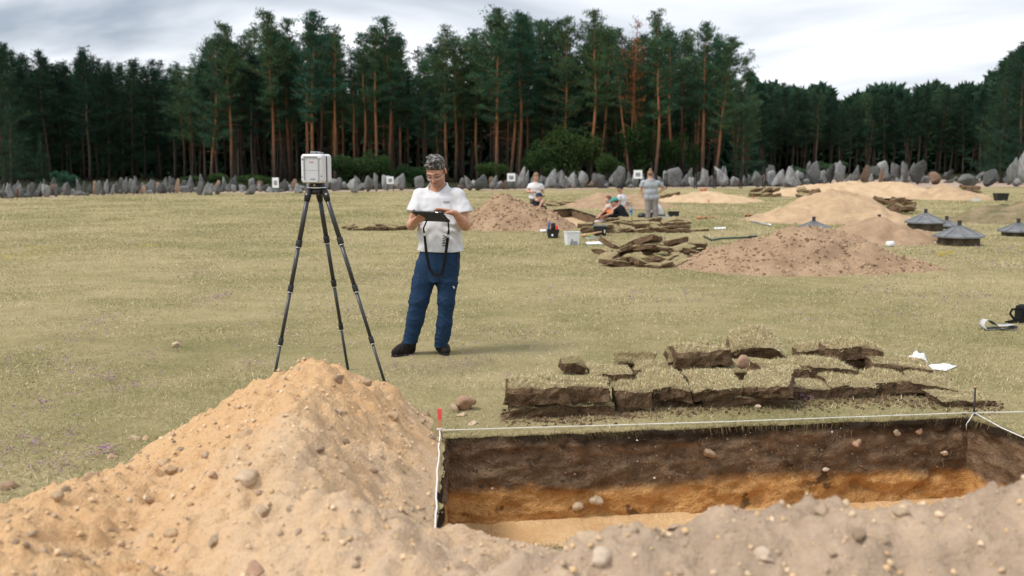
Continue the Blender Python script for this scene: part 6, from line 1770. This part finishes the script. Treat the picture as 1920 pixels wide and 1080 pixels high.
ribbon(m, [R_(1886, 606), R_(1897, 604), R_(1908, 601), R_(1925, 602)], [.022] * 4, .012); ribbon(m, [R_(1903, 600), R_(1894, 588), R_(1898, 580), R_(1910, 580), R_(1930, 583)], [.012] * 5, .004)
m.build('strap', M_STRAP, bs); m = MB(); m.box(R_(1945, 590) + Vector((0, .1, -.02)), (.30, .25, .22), bev=.05); m.build('bag_body', M_STRAP, bs)

# ------------------------------------------------------------------ tubs, boards and tools at the dig
M_TUB = plain('black_tub_plastic', (.018, .02, .02), .5, .4); M_CLEAR = plain('milky_plastic', (.70, .72, .74), .35, .4, .06, 12)
M_PALE = plain('white_board', (.80, .80, .80), .6, .3, .03)
def tub(px, py, wpx, hpx, m_, label, cat='tub', taper=.78, dep=None, z=0.0, contents=()):
    p = G(px, py, z); k_ = (p - Vector((0, 0, CAMZ))).length / FPX; w, h = wpx * k_, hpx * k_; d = dep or w * .8
    o = thing('square_bucket' if cat != 'tub' else 'plastic_tub', label, cat, p + Vector((0, d / 2, 0)), (0, 0, random.uniform(-.15, .15)))
    V, F = [], []
    rings = [(taper, 0), (1.0, h * .97), (1.06, h * .97), (1.06, h), (.95, h), (taper * .94, h * .08)]
    for s_, zz in rings:
        for cx, cy in ((-1, -1), (1, -1), (1, 1), (-1, 1)):
            for ox, oy in (((-.5, -.42), (-.42, -.5)) if cx < 0 and cy < 0 else (((.42, -.5), (.5, -.42)) if cy < 0 else (((.5, .42), (.42, .5)) if cx > 0 else ((-.42, .5), (-.5, .42))))): V.append((ox * w * s_, oy * d * s_, zz))
    N = 8
    for i in range(len(rings) - 1):
        for j in range(N): F.append((i * N + j, i * N + (j + 1) % N, (i + 1) * N + (j + 1) % N, (i + 1) * N + j))
    F += [tuple(range(N - 1, -1, -1)), tuple(range((len(rings) - 1) * N, len(rings) * N))]
    mobj('shell', V, F, m_, o)
    return o, w, h, d
M_BLUE = plain('blue_folder', (.05, .10, .32), .5); M_RED2 = plain('red_plastic', (.75, .06, .04), .45)
o, w, h, d = tub(1037, 447, 23, 16, M_TUB, 'black square bucket with white number, tools sticking out, left of the clear tub', 'bucket')
m = MB(); m.box((-w * .08, -d * .455, h * .42), (w * .13, .004, h * .30), Matrix.Rotation(-.28, 3, 'X')); m.build('number_sticker', M_PALE, o)
for lab, mt_, x_, ww, zz, rz_ in (('blue flat folder standing in the black bucket', M_BLUE, -.36, .16, 1.0, .1), ('black round tool case in the black bucket', M_BLKPL, .02, .36, .85, 0), ('red plastic handle in the black bucket', M_RED2, .34, .2, .6, -.15)):
    m = MB(); m.box((0, 0, zz * h * .5), (w * ww, d * .35, zz * h), bev=.015)
    ob = m.build('tool_case' if 'case' in lab else ('folder' if 'blue' in lab else 'hand_tool'), mt_, None, True); ob.location = o.location + Vector((x_ * w, 0, h * .93)); ob.rotation_euler = (0, rz_, 0); tag(ob, lab, 'tool')
o, w, h, d = tub(1073, 460, 28, 25, M_CLEAR, 'milky clear plastic tub with dark things inside', 'tub', .86)
m = MB(); m.box((.02, -d * .43, h * .18), (w * .5, .02, h * .3), bev=.01); m.box((-.02, -d * .44, h * .35), (w * .12, .02, h * .3), bev=.01); m.build('dark_contents', plain('seen_through_grey', (.26, .28, .30), .5), o)
o, w, h, d = tub(1126, 443, 26, 20, M_TUB, 'black crate standing against the neat turf wall', 'bucket', .8)
m = MB(); m.box((0, -d * .5, h * 1.0), (w * 1.08, .02, .03)); m.build('grey_rim', M_MIDGREY, o)
tub(1264, 411, 19, 14, M_TUB, 'black bucket standing on grass right of the crouching person', 'bucket', .85)
o, w, h, d = tub(1241, 414, 27, 9, M_CLEAR, 'white low tub beside the crouching person', 'tub', .9)
m = MB(); m.box((-.03, 0, h), (w * .7, d * .6, .07), bev=.025); m.build('dark_contents', M_TUB, o)
tub(1881, 377, 21, 13, M_TUB, 'black bucket alone on the grass at the far right', 'bucket', .82)
tub(1833, 377.5, 13, 4, M_CLEAR, 'white flat tray right of the small tan heap', 'tray', .95)
def board(pts, label, name='board', m_=M_PALE, th_=.02, z=.012, cat='board'):
    q = [G(*p) for p in pts]; V = [(p.x, p.y, z) for p in q] + [(p.x, p.y, z + th_) for p in q]; n = len(q)
    return tag(mobj(name, V, [tuple(range(n - 1, -1, -1)), tuple(range(n, 2 * n))] + [(i, (i + 1) % n, n + (i + 1) % n, n + i) for i in range(n)], m_), label, cat)
board([(1098, 456.5), (1100, 460), (1136, 459), (1133, 455)], 'white flat board on the grass right of the clear tub')
board([(1337, 427.5), (1341, 431), (1362, 429.5), (1358, 426.5)], 'white sheet of paper on the grass before the orange heap', 'paper_sheet', th_=.006, cat='paper')
board([(1012, 433), (1014, 436.5), (1032, 434), (1028, 430.5)], 'pale flat slab behind the black bucket with tools', 'flat_slab', M_PALE, .03, cat='slab')
sp = thing('spade', 'spade with long wooden handle lying beside the black crate', 'spade', G(1110, 443))
o_ = sp.location.copy(); R2 = lambda x, y: P(x, y, o_.y) - o_
m = MB(); m.tube([R2(1087, 442), R2(1128, 434.5)], .018, 8); m.build('wooden_handle', plain('ash_handle', (.62, .38, .2), .6), sp, True)
m = MB(); m.box(R2(1131, 434), (.05, .05, .09), bev=.012); m.build('grip', M_BLKPL, sp); m = MB(); m.box(R2(1133.5, 434), (.018, .06, .07), bev=.004); m.build('pale_end', M_PALE, sp)
m = MB(); m.box(R2(1067, 446) + Vector((0, .1, -.02)), (.34, .2, .02), Matrix.Rotation(.25, 3, 'Y'), bev=.008); m.build('blade', M_IRON, sp)
def rod(label, a, b, r_, m_, name, cat, z=.02):
    p, q = G(*a), G(*b); p.z = q.z = z; m = MB(); m.tube([p, p.lerp(q, .5), q], r_, 8); return tag(m.build(name, m_, None, True), label, cat)
rod('black and green thin tool lying beside the spade', (1092, 446), (1106, 444.5), .012, M_BLKPL, 'trowel', 'tool')
rod('bright green handle lying beside the spade', (1103, 444), (1112, 443.2), .016, plain('lime_plastic', (.30, .60, .12), .5), 'garden_tool', 'tool')
for i, (a, b, lab) in enumerate((((1098, 447.5), (1124, 446), 'grey metal rod, upper of two beside the white board'), ((1101, 449.5), (1122, 448.5), 'grey metal rod, lower of two beside the white board'))): rod(lab, a, b, .012, M_ALU, 'metal_rod', 'rod')
det = thing('long_handled_tool', 'dark green long-handled tool lying behind the large brown heap', 'tool', G(1370, 446)); o_ = det.location.copy(); R3 = lambda x, y: G(x, y, .03) - o_
m = MB(); m.tube([R3(1337, 450), R3(1352, 447), R3(1412, 444.5)], .022, 8); m.build('shaft', plain('dark_green_paint', (.04, .09, .07), .5), det, True)
m = MB(); m.tube([R3(1335, 450.5), R3(1320, 443)], .020, 8); m.tube([R3(1404, 445), R3(1418, 443.5)], .035, 8); m.build('grip', M_BLKPL, det, True)
for label, px, py, wpx in (('white roll lying at the foot of the brown heap', 1671, 463, 15), ('small white cup beside the nearest roofed well', 1755, 458, 6)):
    p = G(px, py); k_ = p.y / FPX; r_ = wpx * k_ * .36
    m = MB(); m.lathe([(0, 0), (r_, 0), (r_, wpx * k_ * .9), (r_ * .45, wpx * k_ * .9), (r_ * .45, wpx * k_ * .5), (0, wpx * k_ * .5)], 16, cap=False)
    ob = m.build('white_roll' if wpx > 10 else 'white_cup', M_PALE, None, True); ob.location = p + Vector((-wpx * k_ * .45, 0, r_)); ob.rotation_euler = (0, math.pi / 2, .4); tag(ob, label, 'roll' if wpx > 10 else 'cup')
bt = G(1183, 404); k_ = bt.y / FPX
wb = thing('water_bottle', 'blue clear plastic water bottle on the grass behind the teal-capped person', 'bottle', bt)
M_BOT = MT('blue_bottle_plastic', .15, .5); M_BOT.base((.30, .50, .66)); M_BOT.b.inputs['Transmission Weight'].default_value = .4; M_BOT = M_BOT.m
m = MB(); m.lathe([(.042, 0), (.045, .03), (.045, .20), (.018, .26), (.016, .28)], 16); m.build('bottle_body', M_BOT, wb, True)
m = MB(); m.lathe([(.018, .28), (.018, .305)], 12); m.build('bottle_cap', M_BLUE, wb, True); m = MB(); m.lathe([(.0465, .09), (.0465, .16)], 16, cap=False); m.build('bottle_label', M_BLUE, wb, True)
wb.scale = (1.15, 1.15, 1.15)
bp = G(1205, 411); bpo = SDF((-.3, -.2, 0), (.3, .2, .3), .016); bpo.ell((0, 0, .10), (.17, .13, .11), None, .03); bpo.ell((.10, -.03, .06), (.10, .10, .07), None, .03); bpo.warp(lambda x, y, z: .015 * fbm(x * 9, y * 9, z * 9, 2, 3))
V_, F_ = bpo.mesh(); ob = mobj('shoulder_bag', smooth_mesh(V_, F_, 1), F_, M_TUB, smooth=True); ob.location = bp; tag(ob, 'black bag on the ground left of the woman in grey', 'bag')
M_BRICK = plain('brick_red', (.42, .17, .09), .9, .1, .25)
for i, (px, py, w_, lab) in enumerate(((1313, 411, 12, 'left orange-brown brick fragment on the grass'), (1324, 410, 10, 'middle orange-brown brick fragment on the grass'), (1337, 409.5, 9, 'right orange-brown brick fragment on the grass'), (1318, 357.5, 9, 'orange brick lump on top of the low pale heap'), (1800, 375, 10, 'orange brick piece at the foot of the small tan heap'))):
    p = G(px, py); k_ = p.y / FPX
    if i == 3: p = P(px, 357, G(1325, 380).y + 2.2)
    ob = link('brick_fragment', blob_mesh('brick_fragment', 700 + i, M_BRICK, 8), None, p + Vector((0, 0, .04)), (0, 0, i), (w_ * k_ * 1.2, w_ * k_ * .8, w_ * k_ * .7)); tag(ob, lab, 'brick')
for px, py, lab in ((1329, 382, 'red marker flag at the low pale heap'), (1402, 408, 'red marker flag left of the twin-topped heap'), (1413, 377, 'red marker flag right of the low pale heap')):
    p = G(px, py); h_ = 8 * p.y / FPX; fl = thing('marker_flag', lab, 'marker', p)
    m = MB(); m.box((0, 0, h_ * .25), (.03, .03, h_ * .5)); m.build('peg', M_WOOD, fl); m = MB(); m.box((0, 0, h_ * .75), (.05, .03, h_ * .5), bev=.006); m.build('red_tip', M_REDPAINT, fl)
rod('grey stick lying at the left foot of the twin-topped heap', (1410, 418), (1446, 424), .03, M_ALU, 'stick', 'stick', .03)
# planks along the trench beside the tumbled turf pile
string('thin pale cord stretched before the trench beside the tumbled turf', [G(1267, 457, .05), G(1330, 452, .05)], .006)

# ------------------------------------------------------------------ roofed well covers
M_ROOF = MT('weathered_sheet_metal', .42, .5); _n = M_ROOF.noise(5, 5, .6); M_ROOF.base(M_ROOF.ramp(_n, [(.3, (.11, .115, .12)), (.7, (.24, .245, .25))])); M_ROOF.b.inputs['Metallic'].default_value = .35; M_ROOF = M_ROOF.m
M_RINGW = sand_mat('stained_concrete_ring', (.17, .135, .095), (.07, .058, .042), 3)
def well(px, foot, eave, apex, wpx, label, rz=.2):
    p = G(px, foot); k_ = (p - Vector((0, 0, CAMZ))).length / FPX; r_ = wpx * k_ / 2
    yc = p.y + r_ * .8; ze = P(px, eave, yc - r_ * .7).z; za = 0; ze = max(ze, .05) * 1.3; za = ze + .27 * 2 * r_
    o = thing('well_cover', label, 'well cover', Vector((P(px, foot, yc).x, yc, 0)), (0, 0, rz), 'roofed well covers on the meadow')
    m = MB(); m.lathe([(r_ * .86, -.02), (r_ * .86, ze), (r_ * .8, ze)], 8); m.build('concrete_ring', M_RINGW, o)
    for i in range(8):
        a, b = math.pi / 4 * i + math.pi / 8, math.pi / 4 * (i + 1) + math.pi / 8
        V = [(0, 0, za - .03), (r_ * 1.06 * math.cos(a), r_ * 1.06 * math.sin(a), ze), (r_ * 1.06 * math.cos(b), r_ * 1.06 * math.sin(b), ze), (0, 0, za - .05), (r_ * 1.06 * math.cos(a), r_ * 1.06 * math.sin(a), ze - .03), (r_ * 1.06 * math.cos(b), r_ * 1.06 * math.sin(b), ze - .03)]
        mobj('roof_panel', V, [(0, 1, 2), (1, 4, 5, 2), (3, 5, 4)], M_ROOF, o)
        m = MB(); m.tube([V[0], V[1]], [.012, .016], 5); m.build('seam', M_ROOF, o)
    m = MB(); m.lathe([(.045, za - .05), (.04, za + .03), (.05, za + .035), (.045, za + .06)], 8); m.build('finial', M_IRON, o)
    return o
well(1797, 462, 448, 431, 80, 'nearest roofed well cover with seamed metal roof')
well(1734, 434, 421, 405, 68, 'roofed well cover left behind the nearest one', .35)
well(1774, 430, 425, 410, 46, 'small roofed well cover half hidden between two others', .5)
well(1908, 444, 436, 420, 60, 'roofed well cover cut by the right edge', .1)
well(1525, 440, 431, 418, 58, 'pale roofed well cover peeking over the large brown heap', .3)
well(1648, 426, 421, 405, 44, 'roofed well cover showing only its tip behind the grey-brown heap', .6)

# ------------------------------------------------------------------ black frames and white signs at the stones
for px, lab in ((1248, 'leftmost black metal post frame, beside the woman in grey'), (1304, 'black post frame, second from the left'), (1340, 'taller black post frame in the middle'), (1389, 'black post frame, second from the right'), (1432, 'rightmost and tallest black post frame by the dark block')):
    p = G(px, 353.5); k_ = p.y / FPX; h_ = (28 if px not in (1432, 1340) else (40 if px == 1432 else 34)) * k_; w_ = 4.0 * k_
    f = thing('post_frame', lab, 'post frame', p, (0, 0, .2), 'black metal frames before the stones')
    for sx in (-1, 1): m = MB(); m.box((sx * w_ / 2, 0, h_ / 2), (.075, .06, h_), bev=.008); m.build('post', M_BLKPL, f)
    m = MB(); m.box((0, 0, h_ * .97), (w_ - .08, .05, .07)); m.build('crossbar', M_BLKPL, f); m = MB(); m.box((0, 0, h_ * .30), (w_ - .08, .05, .05)); m.build('crossbar', M_BLKPL, f)
M_PHOTO = plain('grey_photo_print', (.25, .26, .27), .5, .3, .5, 9)
M_SIGN = plain('white_sign_board', (.80, .82, .84), .5, .3, .02)
M_SIGNPOST = plain('green_grey_post', (.05, .09, .085), .6)
for px, y0_, y1_, w_, lab in ((516.5, 333, 352, 12, 'upright white sign with a grey photograph left of the scanner'), (731.5, 331, 345, 13, 'square white sign with a dark photograph right of the scanner'), (958.5, 325, 340, 15, 'white sign right of the man\'s shoulder'), (1196, 319, 335, 16, 'white sign behind the woman in grey')):
    g = G(px, foot_y(px) + 1.0); Y = g.y; a, b = P(px, y0_, Y).z, P(px, y1_, Y).z; k_ = Y / FPX
    s_ = thing('information_sign', lab, 'sign', Vector((P(px, 340, Y).x, Y, 0)), (0, 0, random.uniform(-.1, .1)), 'white signs among the stones')
    m = MB(); m.box((0, 0, (a + b) / 2), (w_ * k_, .05, a - b), bev=.01); m.build('board', M_SIGN, s_)
    m = MB(); m.box((0, -.03, (a + b) / 2 - (a - b) * .02), (w_ * k_ * .55, .006, (a - b) * .45)); m.build('photograph', M_PHOTO, s_)
    m = MB()
    for sx in (-1, 1): m.box((sx * w_ * k_ * .42, .03, b / 2), (.06, .05, b), bev=.005)
    m.build('post', M_SIGNPOST, s_)
